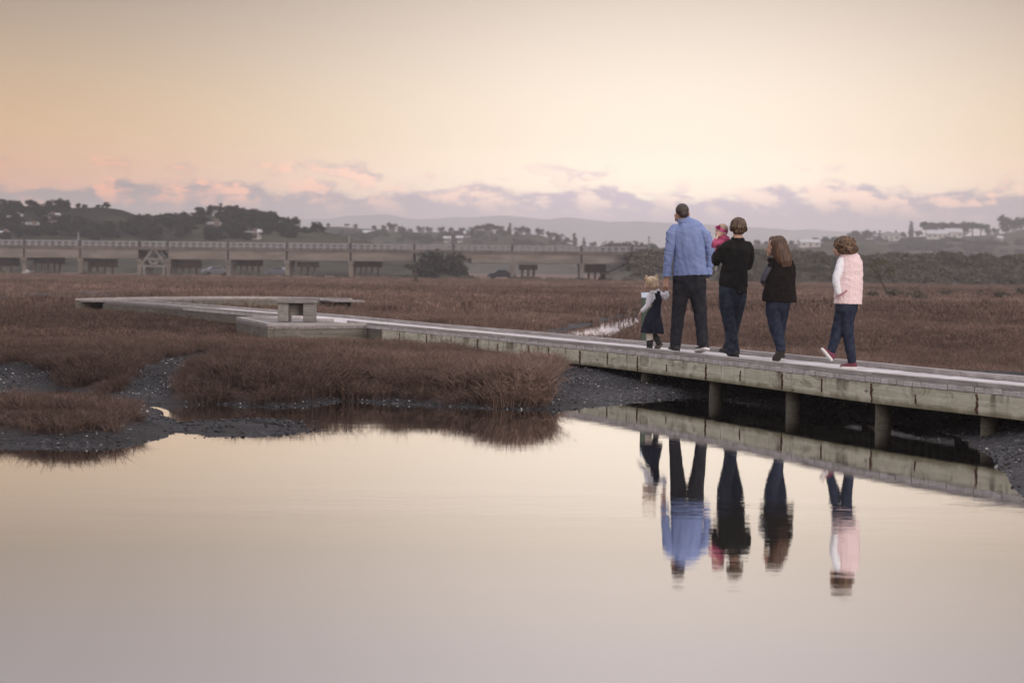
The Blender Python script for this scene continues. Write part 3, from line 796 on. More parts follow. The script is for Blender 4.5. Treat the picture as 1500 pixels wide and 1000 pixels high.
mb = MB(); mb.box(((x0 + x1) / 2, 3.2, zd - .12), (x1 - x0, 8.6, .34)); mb.build('deck_slab', m_concd, bridge)
joints = [-390, -305, -218, -132, -48, 37, 119, 205, 247, 335, 421, 514, 607, 664, 750, 851, 925]
for a, b_ in zip(joints[:-1], joints[1:]):
    if (a, b_) in ((205, 247), (607, 664)): continue
    xa, xb = bx(a) - BO.x + .12, bx(b_) - BO.x - .12; zt = zd - .30
    for yy, mm in ((-.75, m_conc), (6.4, m_conc)):
        mb = MB(); mb.box(((xa + xb) / 2, yy, zt - .66), (xb - xa, .5, 1.32)); mb.build('girder', mm, bridge, bevel=.04)
# truss bays
for a, b_ in ((205, 247), (607, 664)):
    for yy in (-.6, 6.2):
        xa, xb = bx(a) - BO.x + .2, bx(b_) - BO.x - .2; zt, zb = zd - .35, zd - 2.75; xm = (xa + xb) / 2; w_ = (xb - xa)
        mb = MB()
        for p, q in (((xm - .25, zt), (xa + .1, zb + .3)), ((xm + .25, zt), (xb - .1, zb + .3)), ((xa + w_ * .25, (zt + zb) / 2 - .1), (xb - w_ * .25, (zt + zb) / 2 - .1)),
                     ((xa, zb + .1), (xb, zb + .1)), ((xa + w_ * .28, (zt + zb) / 2 - .15), (xm, zb + .15)), ((xb - w_ * .28, (zt + zb) / 2 - .15), (xm, zb + .15))):
            mb.bar((p[0], yy, p[1]), (q[0], yy, q[1]), .3, .30, Vector((0, 1, 0)))
        mb.build('truss', m_steel, bridge)
    for xx in (xa + .55, xb - .35):
        mb = MB(); mb.box((xx, 2.5, .6), (.32, 7, 1.4)); mb.build('truss_pile', m_steel, bridge)
for i, j in enumerate(joints[1:-1]):
    xj = bx(j) - BO.x
    for yy in (-.4, 6.0):
        mb = MB(); mb.box((xj + .05, yy, (zd - 1.62) / 2 - .1), (.62, .9, zd - 1.62 + .2)); mb.build('pier', m_pier, bridge, bevel=.04)
    mb = MB(); mb.box((xj + .05, 2.8, zd - 1.86), (.8, 8.0, .44)); mb.build('pier_cap', m_pier, bridge)
# balustrade: uprights, top rail, kerb
ups = np.arange(-34, 946, 9.8)
um = MB(); um.box((0, 0, .43), (.40, .16, .70)); ume = um.mesh('baluster'); ume.materials.append(m_rail)
dm = MB(); dm.box((0, 0, .50), (.26, .26, .98)); dme = dm.mesh('rail_post'); dme.materials.append(m_dark)
for px in ups:
    o = bpy.data.objects.new('baluster', ume); link(o, bridge); o.location = (bx(px) - BO.x, -.85, zd + .05)
for px in joints[4:]:
    o = bpy.data.objects.new('rail_post', dme); link(o, bridge); o.location = (bx(px) - BO.x, -.88, zd + .05)
for yy in (-.85, 7.2):
    mb = MB(); mb.box(((x0 + x1) / 2 + .8, yy, zd + .90), (x1 - x0 + 1.6, .2, .13)); mb.box(((x0 + x1) / 2 + .8, yy, zd + .42), (x1 - x0 + 1.6, .07, .10)); mb.build('hand_rail', m_rail, bridge)
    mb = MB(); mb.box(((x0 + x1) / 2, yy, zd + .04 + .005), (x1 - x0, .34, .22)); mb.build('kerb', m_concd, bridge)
# older pile bents standing under and behind the deck
BENTS = [(44, 82, 0), (124, 161, 1), (253, 286, 1), (340, 378, 0), (430, 462, 2), (518, 556, 0), (760, 788, 2), (858, 890, 1), (-40, 14, 1), (560, 0, 9)]
for k, (a, b_, st) in enumerate(BENTS):
    if st == 9: continue
    y = 5.5 + BY; xa, xb = bx(a) , bx(b_)
    lab = ['brown timber pile bent', 'low brown pile bent', 'pale concrete pile cap'][st] + ' under the bridge '
    root = empty('pile_bent', ((xa + xb) / 2, y, GZB), 0, lab + ['behind the white boat', 'just left of the left truss', 'just right of the left truss', 'second right of the left truss', 'beside the pale car by a pier', 'two bays left of the round bush', 'just right of the dark car', 'nearest its right end', 'at the left edge'][k], 'bridge support', 'pile bents under the bridge')
    wd = xb - xa; mm = (m_oldpier, m_oldpier, m_pier)[st]; zc = (2.05, 1.75, 1.85)[st]
    mb = MB(); mb.box((0, 0, zc), (wd, 1.6, (1.0, 1.2, .8)[st])); mb.build('pile_cap', mm, root, bevel=.05)
    n = (4, 3, 3)[st]
    for q in range(n):
        mb = MB(); mb.tube([(wd * ((q + .5) / n - .5) * .9, 0, zc - .3), (wd * ((q + .5) / n - .5) * .9 + random.uniform(-.1, .1), 0, -.2)], [.17, .17], n=8, flat_ends=True); mb.build('pile', (m_oldpier, m_pier)[random.random() < .4], root)
# lamp masts
for px, y0_, y1_, lab in ((115, 342, 352, 'thin pale mast on the bridge right of the left pier'), (511, 342, 354, 'thin pale mast on the middle of the bridge'), (950, 351, 364, 'thin pale mast at the right end of the bridge')):
    z = zd + GZB + .1; root = empty('light_mast', (bx(px), BY - .4, z), 0, lab, 'mast', 'masts on the bridge')
    h = (y1_ - y0_) * U + .95
    mb = MB(); mb.tube([(0, 0, 0), (0, 0, h)], [.14, .09], n=8, flat_ends=True); mb.build('pole', m_rail, root)
    mb = MB(); mb.box((0, 0, h + .06), (.34, .2, .12)); mb.build('lamp_head', m_rail, root)

# ------------------------------------------------------------------ embankment to the right of the bridge
ebx0, ebx1 = bx(905), 330.0
ex = np.linspace(ebx0, ebx1, 160); prof = [(-16, .0), (-13, .5), (-9.5, 1.6), (-6, 2.9), (-3, 3.75), (0, 4.05), (4, 4.1), (9, 4.1), (16, 2.0), (24, -.2)]
V, Q = [], []
for i, x in enumerate(ex):
    k = min(1, max(0, (x - ebx0) / 4))
    for dy, z in prof:
        n_ = (fbm(x, dy, .22, 3) - .45) * (1.4 if 0 < z < 3.9 else .25)
        V.append((x - (1 - k) * 2, BY + 2 + dy + n_, z * (.25 + .75 * k) + n_ * .35))
V = np.array(V); npf = len(prof); ii = np.arange(len(ex) * npf).reshape(len(ex), npf)
Q = np.stack([ii[:-1, :-1], ii[1:, :-1], ii[1:, 1:], ii[:-1, 1:]], -1).reshape(-1, 4)
m_bank = mat('bank_grass', (.062, .058, .046), (.095, .086, .068), .5, .95, .6, 3)
eme = np_mesh('embankment', V, Q); smooth_shade(eme); tag(mesh_obj('embankment', eme, m_bank), 'long low scrubby causeway bank beyond the marsh', kind='structure')

# ------------------------------------------------------------------ hills
def hill(name, pts, D, depth, back, m, label, n=220, foot=.0, rough=1.0, kind='structure', jag=3.0):
    """a ridge whose skyline passes through the given pixels at distance D, with a front slope of the given depth"""
    xs = np.array([p[0] for p in pts], float); ys = np.array([p[1] for p in pts], float)
    px = np.linspace(xs[0], xs[-1], n); py = np.interp(px, xs, ys) + (fbm(px, px * 0 + D, .022, 4) - .47) * jag; V = []
    fr = [0, .12, .3, .5, .7, .85, .95, 1.0]
    zc = [0, .10, .30, .55, .78, .91, .985, 1.0]
    for a, b_ in zip(px, py):
        top = at(a, b_, D); H_ = max(top.z, .5)
        for f, z in zip(fr, zc):
            y = D - depth * (1 - f); x = top.x * (1 - .12 * (1 - f)); nn = (fbm(x, y, .02, 4) - .47) * rough * H_ * .5 * (1 - f) * min(1, f * 4)
            V.append((x, y, max(-.5, foot + H_ * z + nn)))
        for f, z in ((.4, .8), (1, -.02)):
            V.append((top.x * (1 + back * f / D), D + back * f, H_ * z))
    k = len(fr) + 2; ii = np.arange(n * k).reshape(n, k)
    Q = np.stack([ii[:-1, :-1], ii[1:, :-1], ii[1:, 1:], ii[:-1, 1:]], -1).reshape(-1, 4)
    me = np_mesh(name, np.array(V), Q); smooth_shade(me)
    o = mesh_obj(name, me, m); tag(o, label, kind=kind)
    from mathutils.bvhtree import BVHTree
    return o, BVHTree.FromPolygons([tuple(v) for v in V], [tuple(int(c) for c in q) for q in Q])
def hmat(name, stops, sc):
    m = bpy.data.materials.new(name); m.use_nodes = True; t = NT(m.node_tree); b = t.n['Principled BSDF']
    co = t.new('ShaderNodeTexCoord').outputs['Object']
    f = t.math('ADD', t.math('MULTIPLY', t.noise(co, sc, 5, .6), .75), t.math('MULTIPLY', t.noise(co, sc * 6, 4, .6), .25))
    t.put(b.inputs['Base Color'], t.ramp(f, stops)); b.inputs['Roughness'].default_value = 1.0; b.inputs['Specular IOR Level'].default_value = 0.0
    return m
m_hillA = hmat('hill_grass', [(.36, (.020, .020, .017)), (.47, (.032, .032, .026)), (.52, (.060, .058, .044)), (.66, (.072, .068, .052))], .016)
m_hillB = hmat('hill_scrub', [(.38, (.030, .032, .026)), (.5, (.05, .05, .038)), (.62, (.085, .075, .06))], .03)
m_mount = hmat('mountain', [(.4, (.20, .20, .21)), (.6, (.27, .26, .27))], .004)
DA, DM, DR = 450.0, 900.0, 1150.0
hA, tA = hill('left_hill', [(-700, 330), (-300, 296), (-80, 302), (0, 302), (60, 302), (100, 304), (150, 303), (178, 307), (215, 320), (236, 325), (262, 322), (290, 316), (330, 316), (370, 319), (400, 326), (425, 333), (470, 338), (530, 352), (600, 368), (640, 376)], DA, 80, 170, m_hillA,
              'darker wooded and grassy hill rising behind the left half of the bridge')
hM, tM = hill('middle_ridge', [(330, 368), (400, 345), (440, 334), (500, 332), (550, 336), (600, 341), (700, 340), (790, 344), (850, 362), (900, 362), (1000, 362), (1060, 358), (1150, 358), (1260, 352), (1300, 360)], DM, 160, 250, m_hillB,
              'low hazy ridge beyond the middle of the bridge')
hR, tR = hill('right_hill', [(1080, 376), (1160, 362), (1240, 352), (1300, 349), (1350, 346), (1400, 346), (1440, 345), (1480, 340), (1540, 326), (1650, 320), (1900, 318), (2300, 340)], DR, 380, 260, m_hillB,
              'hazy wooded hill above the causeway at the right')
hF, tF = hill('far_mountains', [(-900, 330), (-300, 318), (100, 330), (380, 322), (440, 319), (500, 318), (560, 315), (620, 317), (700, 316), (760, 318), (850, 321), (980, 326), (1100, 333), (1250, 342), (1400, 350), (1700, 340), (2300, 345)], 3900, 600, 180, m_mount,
              'faint mountain range fading into the haze on the skyline', n=260, rough=.6, jag=13.0)
# ------------------------------------------------------------------ trees, shrubs
def leafmat(name, c1, c2):
    m = bpy.data.materials.new(name); m.use_nodes = True; t = NT(m.node_tree); b = t.n['Principled BSDF']
    oi = t.new('ShaderNodeObjectInfo').outputs['Random']; sh = t.new('ShaderNodeAttribute'); sh.attribute_name = 'shade'
    f = t.math('ADD', t.math('MULTIPLY', oi, .45), t.math('MULTIPLY', sh.outputs['Fac'], .55))
    t.put(b.inputs['Base Color'], t.mix(f, c1, c2)); b.inputs['Roughness'].default_value = .85; b.inputs['Specular IOR Level'].default_value = .1
    return m
m_leaf = leafmat('dark_leaf', (.018, .019, .016), (.046, .045, .037)); m_leaf2 = leafmat('scrub_leaf', (.070, .066, .051), (.150, .134, .105))
m_leaf3 = leafmat('olive_leaf', (.055, .060, .028), (.12, .115, .06)); m_bark = mat('bark', (.045, .036, .03), (.075, .06, .05), 4, .95)
def crown_mesh(name, blobs, n, leaf, seed, m):
    """leaf-sized faces gathered in clumps inside the given ellipsoids (centre, radii)"""
    r = np.random.RandomState(seed); V, S = [], []
    vol = np.array([b[1][0] * b[1][1] * b[1][2] for b in blobs]) ** .7; vol /= vol.sum()
    for (c, rad), q in zip(blobs, vol):
        k = max(4, int(n * q / 14))
        for _ in range(k):
            d = r.randn(3); d /= np.linalg.norm(d); cc = np.array(c) + d * np.array(rad) * r.rand() ** .4
            tone = r.rand(); sp = .17 * (np.mean(rad) + .4)
            for _ in range(14):
                p = cc + r.randn(3) * sp * np.array([1, 1, .7]); u = r.randn(3); u /= np.linalg.norm(u); v = np.cross(u, r.randn(3)); v /= np.linalg.norm(v)
                a, b_ = leaf * (.6 + .8 * r.rand()), leaf * (.35 + .4 * r.rand())
                V += [p - u * a, p - v * b_, p + u * a, p + v * b_]; S += [min(1, max(0, .65 * tone + .35 * r.rand()))] * 4
    V = np.array(V); me = np_mesh(name, V, np.arange(len(V)).reshape(-1, 4))
    a = me.attributes.new('shade', 'FLOAT', 'POINT'); a.data.foreach_set('value', np.array(S, np.float32)); me.materials.append(m); return me
def trunk_mesh(name, h, r0, limbs, seed, lean=(0, 0)):
    r = random.Random(seed); mb = MB(); mb.tube([(0, 0, -.3), (lean[0] * .4, lean[1] * .4, h * .45), (lean[0], lean[1], h)], [r0, r0 * .7, r0 * .3], n=7, flat_ends=True)
    for e in limbs:
        s = Vector((lean[0] * .5, lean[1] * .5, h * r.uniform(.4, .7))); mb.tube([s, s.lerp(Vector(e), .5) + Vector((0, 0, -.05 * h)), e], [r0 * .45, r0 * .3, r0 * .1], n=5, flat_ends=True)
    me = mb.mesh(name); me.materials.append(m_bark); return me
def rb(n, R_, z0, z1, rr, seed):
    r = random.Random(seed); out = []
    for _ in range(n):
        a = r.uniform(0, 6.28); q = R_ * math.sqrt(r.random()); out.append(((q * math.cos(a), q * math.sin(a), r.uniform(z0, z1)), (rr * r.uniform(.7, 1.3), rr * r.uniform(.7, 1.3), rr * r.uniform(.55, .95))))
    return out
TREES = {}
def proto(kind, blobs, n, leaf, h, r0, seed, m=None):
    TREES.setdefault(kind, []).append((crown_mesh('crown', blobs, n, leaf, seed, m or m_leaf), trunk_mesh('trunk', h, r0, [Vector(b[0]) for b in blobs[:5]], seed)))
for s in range(3): proto('round', rb(10, 2.9, 2.2, 7.4, 1.8, s) + [((0, 0, 4.2), (2.9, 2.9, 3.2))], 1700, .42, 4.5, .32, s)          # 9 m tall
for s in range(3): proto('spreading', rb(11, 4.4, 5.4, 8.2, 1.6, 10 + s) + [((0, 0, 7.0), (2.8, 2.8, 1.3))], 1700, .40, 7.0, .4, 10 + s)    # flat-topped, open under the crown
for s in range(2): proto('upright', [((random.uniform(-.3, .3), random.uniform(-.3, .3), z), (1.9 - .13 * z, 1.9 - .13 * z, 1.2)) for z in np.arange(1.4, 9.5, 1.1)], 1300, .32, 9, .22, 30 + s)
for s in range(3): proto('scrub', rb(7, 1.3, .3, 1.8, .85, 40 + s), 1000, .20, 1.2, .10, 40 + s, m_leaf2)      # 2.5 m
for s in range(2): proto('thicket', rb(9, 2.6, .5, 3.0, 1.1, 50 + s) + [((0, 0, 1.3), (2.4, 2.0, 1.5))], 1900, .30, 1.8, .16, 50 + s)
def tree(name, kind, loc, h, label, group, k=None, wide=1.0, cat='tree'):
    base = {'round': 9.0, 'spreading': 9.3, 'upright': 9.8, 'scrub': 2.6, 'thicket': 4.0}[kind]
    cm, tm = TREES[kind][random.randrange(len(TREES[kind])) if k is None else k]
    s = h / base; root = empty(name, loc, random.uniform(0, 6.28), label, cat, group); root.scale = (s * wide, s * wide, s)
    o = bpy.data.objects.new('trunk', tm); link(o, root); o = bpy.data.objects.new('crown', cm); link(o, root)
    return root
def ground_on(bvh, px, py, D):
    """point of a hill seen at a pixel"""
    o = Vector((0, 0, CAM_H)); d = (at(px, py, 100) - o).normalized(); h = bvh.ray_cast(o, d)
    return h[0] if h[0] is not None else None
def ridge(bvh, px, D):
    p = at(px, HOR, D); h = bvh.ray_cast(Vector((p.x, D, 500)), Vector((0, 0, -1))); return h[0] if h[0] is not None else Vector((p.x, D, 1))
rt = random.Random(3)
MASS_LIB = {}
def mass(name, label, items):
    """growth nobody could count: one object, crowns of a few shapes set out in numbers"""
    kinds = sorted({k for k, *_ in items}); key = '_'.join(kinds); order = []
    if key not in MASS_LIB:
        c = bpy.data.collections.new('mass_' + key); names = []
        for k in kinds:
            for i, (cm, tm) in enumerate(TREES[k]): nm = 'src_%s_%s_%d' % (key, k, i); c.objects.link(bpy.data.objects.new(nm, cm)); names.append((nm, k))
        MASS_LIB[key] = (c, [k for _, k in sorted(names)])
    c, order = MASS_LIB[key]; base = {'round': 9.0, 'spreading': 9.3, 'scrub': 2.6, 'thicket': 4.0}
    P, R_, S_, I = [], [], [], []
    for k, loc, h, wd in items:
        s = h / base[k]; P.append(loc); R_.append((0, 0, rt.uniform(0, 6.28))); S_.append((s * wd, s * wd, s)); I.append(rt.choice([i for i, q_ in enumerate(order) if q_ == k]))
    return instancer(name, np.array(P), np.array(R_), np.array(S_), np.array(I), np.zeros(len(P)), c, label)
# skyline trees of the left hill: (px, height in px, kind)
SKY_A = [(-14, 14, 'round'), (4, 14, 'round'), (14, 12, 'round'), (28, 6, 'round'), (72, 12, 'round'), (84, 13, 'spreading'), (97, 8, 'round'), (113, 8, 'round'), (122, 7, 'round'), (142, 6, 'round'), (155, 11, 'round'),
         (217, 11, 'round'), (227, 9, 'round'), (252, 11, 'round'), (262, 14, 'round'), (272, 12, 'round'), (283, 9, 'round'), (294, 17, 'round'), (305, 13, 'round'), (314, 17, 'spreading'), (322, 19, 'upright'), (333, 14, 'round'), (342, 17, 'spreading'), (352, 16, 'round'), (362, 15, 'round'),
         (372, 17, 'round'), (382, 17, 'round'), (392, 17, 'spreading'), (402, 16, 'round'), (412, 14, 'spreading'), (424, 9, 'round'), (436, 7, 'round'), (446, 6, 'round')]
names_A = {0: 'dark round tree on the skyline at the left edge', 9: 'small dark tree on the bare skyline of the left hill', 10: 'taller lone round tree on the bare grassy skyline'}
for i, (px, hp, kd) in enumerate(SKY_A):
    p = ridge(tA, px, DA); u = DA / FPX
    if px < 60: g, lab = 'trees at the left end of the hill skyline', 'dark rounded tree in the clump at the left end of the hill skyline'
    elif px < 130: g, lab = 'trees on the grassy hilltop', 'dark tree of the broken row along the grassy hilltop'
    elif px < 150: g, lab = None, 'small dark tree left of a taller one on the bare grassy skyline'
    elif px < 200: g, lab = None, 'lone dark round tree at the right end of the bare grassy skyline'
    elif px < 235: g, lab = 'trees in the dip', 'dark tree standing in the dip between two humps of the left hill'
    else: g, lab = 'trees on the wooded hump', 'dark tree of the dense line on the wooded hump of the left hill'
    tree('hill_tree', kd, (p.x, p.y, p.z - .4), (hp + 2) * u, lab, g, wide=1.25)
# woods on its front slope
n = 0; items = []
while n < 150:
    px, py = rt.uniform(-30, 470), rt.uniform(308, 352)
    if 100 < px < 225 and py < 328: continue
    p = ground_on(tA, px, py, DA)
    if p is None or p.y > DA - 1: continue
    items.append((rt.choice(['round', 'round', 'round', 'spreading']), (p.x, p.y, p.z - .4), rt.uniform(1.8, 3.4), 1.4)); n += 1
mass('hillside_woods', 'dark woods covering the front slope of the left hill', items)
# middle ridge
SKY_M = [(462, 6, 'round'), (480, 5, 'round'), (508, 5, 'spreading'), (520, 6, 'round'), (548, 6, 'round'), (562, 7, 'round'), (574, 12, 'round'), (586, 9, 'round'), (600, 6, 'round'), (616, 9, 'round'), (628, 8, 'round'), (645, 8, 'round'), (660, 7, 'round'), (676, 8, 'round'), (692, 9, 'round'),
         (704, 10, 'spreading'), (716, 14, 'spreading'), (728, 12, 'spreading'), (746, 16, 'upright'), (760, 12, 'round'), (772, 10, 'round'), (790, 10, 'round'), (806, 10, 'round'), (818, 11, 'round'), (830, 9, 'round'), (841, 18, 'upright'), (855, 14, 'upright'), (868, 8, 'round')]
for i, (px, hp, kd) in enumerate(SKY_M):
    p = ridge(tM, px, DM); u = DM / FPX
    lab = {0: 'tree', 1: 'tree'}.get(9)
    if px in (841,): g, lab = None, 'taller of two slim pointed trees beyond the right part of the bridge'
    elif px in (855,): g, lab = None, 'shorter of two slim pointed trees beyond the right part of the bridge'
    elif px < 600: g, lab = 'trees on the low ridge left', 'hazy tree on the low ridge left of the two small white houses'
    else: g, lab = 'trees on the low ridge right', 'hazy tree in the line on the low ridge behind the bridge'
    tree('ridge_tree', kd, (p.x, p.y, p.z - .4), (hp + 2) * u, lab, g, wide=1.3)
n = 0; items = []
while n < 60:
    px, py = rt.uniform(440, 870), rt.uniform(342, 362); p = ground_on(tM, px, py, 820)
    if p is None or p.y > DM - 4: continue
    items.append(('round', (p.x, p.y, p.z - .4), rt.uniform(2.2, 4), 1.5)); n += 1
mass('ridge_woods', 'hazy woods on the front slope of the low middle ridge', items)
# big spreading trees between bridge end and the man
BIG = [(886, 24, 'round'), (897, 31, 'spreading'), (914, 33, 'spreading'), (930, 29, 'round'), (945, 30, 'spreading'), (957, 27, 'round'), (968, 25, 'round'), (984, 22, 'round')]
for px, hp, kd in BIG:
    D = 700; p = at(px, 364, D); tree('big_tree', kd, (p.x, D, 2.2), hp * D / FPX + 2.6, 'big hazy tree of the clump between the bridge end and the tall man', 'clump behind the bridge end', wide=1.0)
for px in range(880, 1010, 9):
    p = at(px, 372, 560); tree('background_shrub', 'thicket', (p.x, 560 + rt.uniform(-20, 20), .8), rt.uniform(4.5, 6.0), 'grey shrub of the hedge below the big hazy trees', 'hedge below the big trees', wide=1.2, cat='shrub')
for px, hp in ((1096, 12), (1108, 16), (1122, 12), (1140, 14), (1158, 13), (1172, 15), (1196, 18), (1209, 19), (1221, 18), (1234, 17)):
    p = ridge(tM, px, DM); tree('ridge_tree', 'round', (p.x, p.y, p.z - .5), hp * DM / FPX * .62, 'pale hazy tree between the long haired girl and the girl in the pink vest', 'trees between the girls', wide=1.4)
# right hill
SKY_R = [(1245, 12, 'round'), (1255, 16, 'round'), (1265, 15, 'round'), (1275, 14, 'round'), (1288, 13, 'upright'), (1300, 11, 'round'), (1312, 11, 'upright'), (1322, 9, 'round'), (1334, 22, 'upright'), (1345, 10, 'round'), (1358, 21, 'spreading'), (1373, 20, 'spreading'), (1386, 20, 'spreading'), (1400, 20, 'spreading'), (1412, 20, 'round'), (1424, 22, 'spreading'), (1436, 19, 'spreading'), (1447, 10, 'round'), (1458, 9, 'round'), (1473, 26, 'round'), (1482, 20, 'round'), (1494, 21, 'round'), (1508, 20, 'round')]
for px, hp, kd in SKY_R:
    p = ridge(tR, px, DR); u = DR / FPX
    if px == 1334: g, lab = None, 'tall slim leaning tree standing up from the right hill skyline'
    elif 1350 < px < 1440: g, lab = 'umbrella trees on the right hill', 'umbrella shaped tree in the row above the long white house'
    elif px == 1473: g, lab = None, 'largest round dark tree at the right edge of the skyline'
    elif px > 1475: g, lab = 'trees at the right edge', 'dark round tree beside the largest one at the right edge'
    elif px < 1330: g, lab = 'trees left on the right hill', 'hazy tree in the low line just right of the girl in the pink vest'
    else: g, lab = 'low trees on the right hill', 'low hazy tree between taller ones on the right hill'
    tree('hill_tree', kd, (p.x, p.y, p.z - .5), (hp + 2) * u, lab, g, wide=1.15)
n = 0; items = []
while n < 110:
    px, py = rt.uniform(1180, 1510), rt.uniform(352, 374); p = ground_on(tR, px, py, 700)
    if p is None or p.y > DR - 5: continue
    items.append(('thicket', (p.x, p.y, p.z - .5), rt.uniform(1.5, 3.2), 1.9)); n += 1
mass('hill_scrub', 'hazy grey scrub over the open face of the right hill', items)
# scrub on the causeway bank
items = []
for i in range(420):
    px = rt.uniform(925, 1530); dy = rt.uniform(-14, -1.5); x = bx(px); z = np.interp(dy, [q_[0] for q_ in prof], [q_[1] for q_ in prof])
    items.append(('scrub', (x, BY + 2 + dy, z - .25), rt.uniform(.6, 1.7), 1.7))
mass('bank_scrub', 'dull olive grey scrub matted over the causeway bank', items)
for px, h, k in ((1390, 1.2, 'round bush standing up from the top of the causeway bank'), (1207, .9, 'small round bush on top of the bank left of the pink vest')):
    tree('bank_bush', 'scrub', (bx(px), BY + 3, 4.0), h, k, None, wide=1.1, cat='bush')
for px, h, wd, lab in ((652, 4.4, 1.25, 'large dark rounded bush growing in front of the bridge'), (632, 3.2, 1.0, 'smaller dark bush leaning on the left of the large one at the bridge'), (930, 2.6, 1.0, 'dark green bush hiding the right end of the bridge'), (950, 3.0, 1.1, 'dark green bush right of the one hiding the bridge end'), (968, 2.7, 1.0, 'dark green bush beside the tall man below the bridge rail')):
    tree('bridge_bush', 'thicket', (bx(px), BY - 4.5, -.1), h, lab, None, wide=wd, cat='bush')
# low growth along the foot of bridge and bank
items = []
for i in range(70):
    px = rt.uniform(-20, 1520); items.append(('scrub', (at(px, HOR, 283).x, 283 + rt.uniform(-3, 3), 0), rt.uniform(.5, .9), 1.9))
mass('marsh_edge_growth', 'knee high dull growth along the far edge of the marsh', items)

# small leaning tree on the marsh
b0 = on(1304, 436, .12); D = b0.y; U2 = D / FPX
lt = empty('leaning_tree', b0, 0, 'small olive tree leaning left on the open marsh behind the girl in the pink vest', 'tree')
L_ = lambda px, py, dy=0: at(px, py, D) - b0 + Vector((0, dy, 0))
mb = MB()
mb.tube([L_(1304, 438), L_(1297, 423), L_(1291, 411), L_(1286, 402)], [.075, .065, .055, .03], n=7)
for e in ((1277, 392), (1300, 395), (1289, 387), (1270, 403), (1282, 383)): mb.tube([L_(1290, 409), L_((1290 + e[0]) / 2, (405 + e[1]) / 2 + 1), L_(e[0], e[1], random.uniform(-.4, .4))], [.035, .025, .012], n=5)
mb.build('trunk', m_bark, lt, smooth=True)
bl2 = []
r = random.Random(9)
for e, rr in (((1276, 390), 7), ((1288, 385), 7), ((1302, 394), 7), ((1306, 401), 5), ((1270, 402), 6), ((1284, 398), 6), ((1296, 386), 5), ((1312, 391), 4), ((1285, 408), 4)):
    p = L_(e[0], e[1], r.uniform(-.35, .35)); bl2.append((tuple(p), (rr * U2 * 1.1, rr * U2, rr * U2 * .75)))
o = bpy.data.objects.new('crown', crown_mesh('crown', bl2, 1300, .035, 5, m_leaf3)); link(o, lt)
for px, py, h, wd, lab in ((1310, 438, .55, 1.4, 'dark tangled bush at the foot of the leaning tree'), (1276, 437, .38, 1.5, 'low dark bush left of the leaning tree foot'), (1325, 438, .35, 1.3, 'small dark tuft bush right of the leaning tree'),
                           (1437, 434, .42, .8, 'single ochre bush on the open marsh near the right edge'), (1345, 441, .5, 1.2, 'thin twiggy bush right of the leaning tree'), (1385, 434, .4, 1.3, 'pale low bush between the leaning tree and the ochre bush'), (1468, 437, .42, 1.6, 'low olive bush right of the ochre bush'), (1494, 432, .5, 1.2, 'olive bush on the marsh at the right edge'),
                           (608, 416, .75, .5, 'small slim bush standing alone on the marsh below the bridge')):
    p = on(px, py, .12); tree('marsh_bush', 'scrub', (p.x, p.y, .1), h * 1.3, lab, None, wide=wd, cat='bush')

# ------------------------------------------------------------------ houses on the hills
m_wall = mat('house_wall', (.46, .44, .43), (.40, .38, .37), .3, .8); m_roofw = mat('pale_roof', (.42, .41, .43), None, rough=.5); m_roofd = mat('grey_roof', (.17, .155, .155), None, rough=.6)
m_glass = mat('window_glass', (.05, .055, .065), None, rough=.15); m_door = mat('door_paint', (.14, .10, .09), None)
def house(p, L, Wd, Hh, rot, roof, lab, wings=0):
    root = empty('house', p, rot, lab, 'house', 'houses on the hills')
    mb = MB(); mb.box((0, 0, Hh / 2 - .4), (L, Wd, Hh + .8)); mb.build('wall', m_wall, root)
    rh = Wd * .28; e = .35; mb = MB()
    V = [(-L / 2 - e, -Wd / 2 - e, Hh - .05), (L / 2 + e, -Wd / 2 - e, Hh - .05), (L / 2 + e, Wd / 2 + e, Hh - .05), (-L / 2 - e, Wd / 2 + e, Hh - .05), (-L / 2 - e, 0, Hh + rh), (L / 2 + e, 0, Hh + rh)]
    mb.raw(V, [(0, 1, 5, 4), (2, 3, 4, 5), (0, 4, 3), (1, 2, 5), (3, 2, 1, 0)]); mb.build('roof', roof, root)
    n = max(2, int(L / 2.6))
    for i in range(n):
        x = -L / 2 + (i + .5) * L / n
        if i == n // 2:
            mb = MB(); mb.box((x, -Wd / 2 - .02, 1.0), (.9, .08, 2.0)); mb.build('door', m_door, root)
        else:
            mb = MB(); mb.box((x, -Wd / 2 - .02, Hh * .58), (1.3, .08, 1.0)); mb.build('window', m_glass, root)
    return root
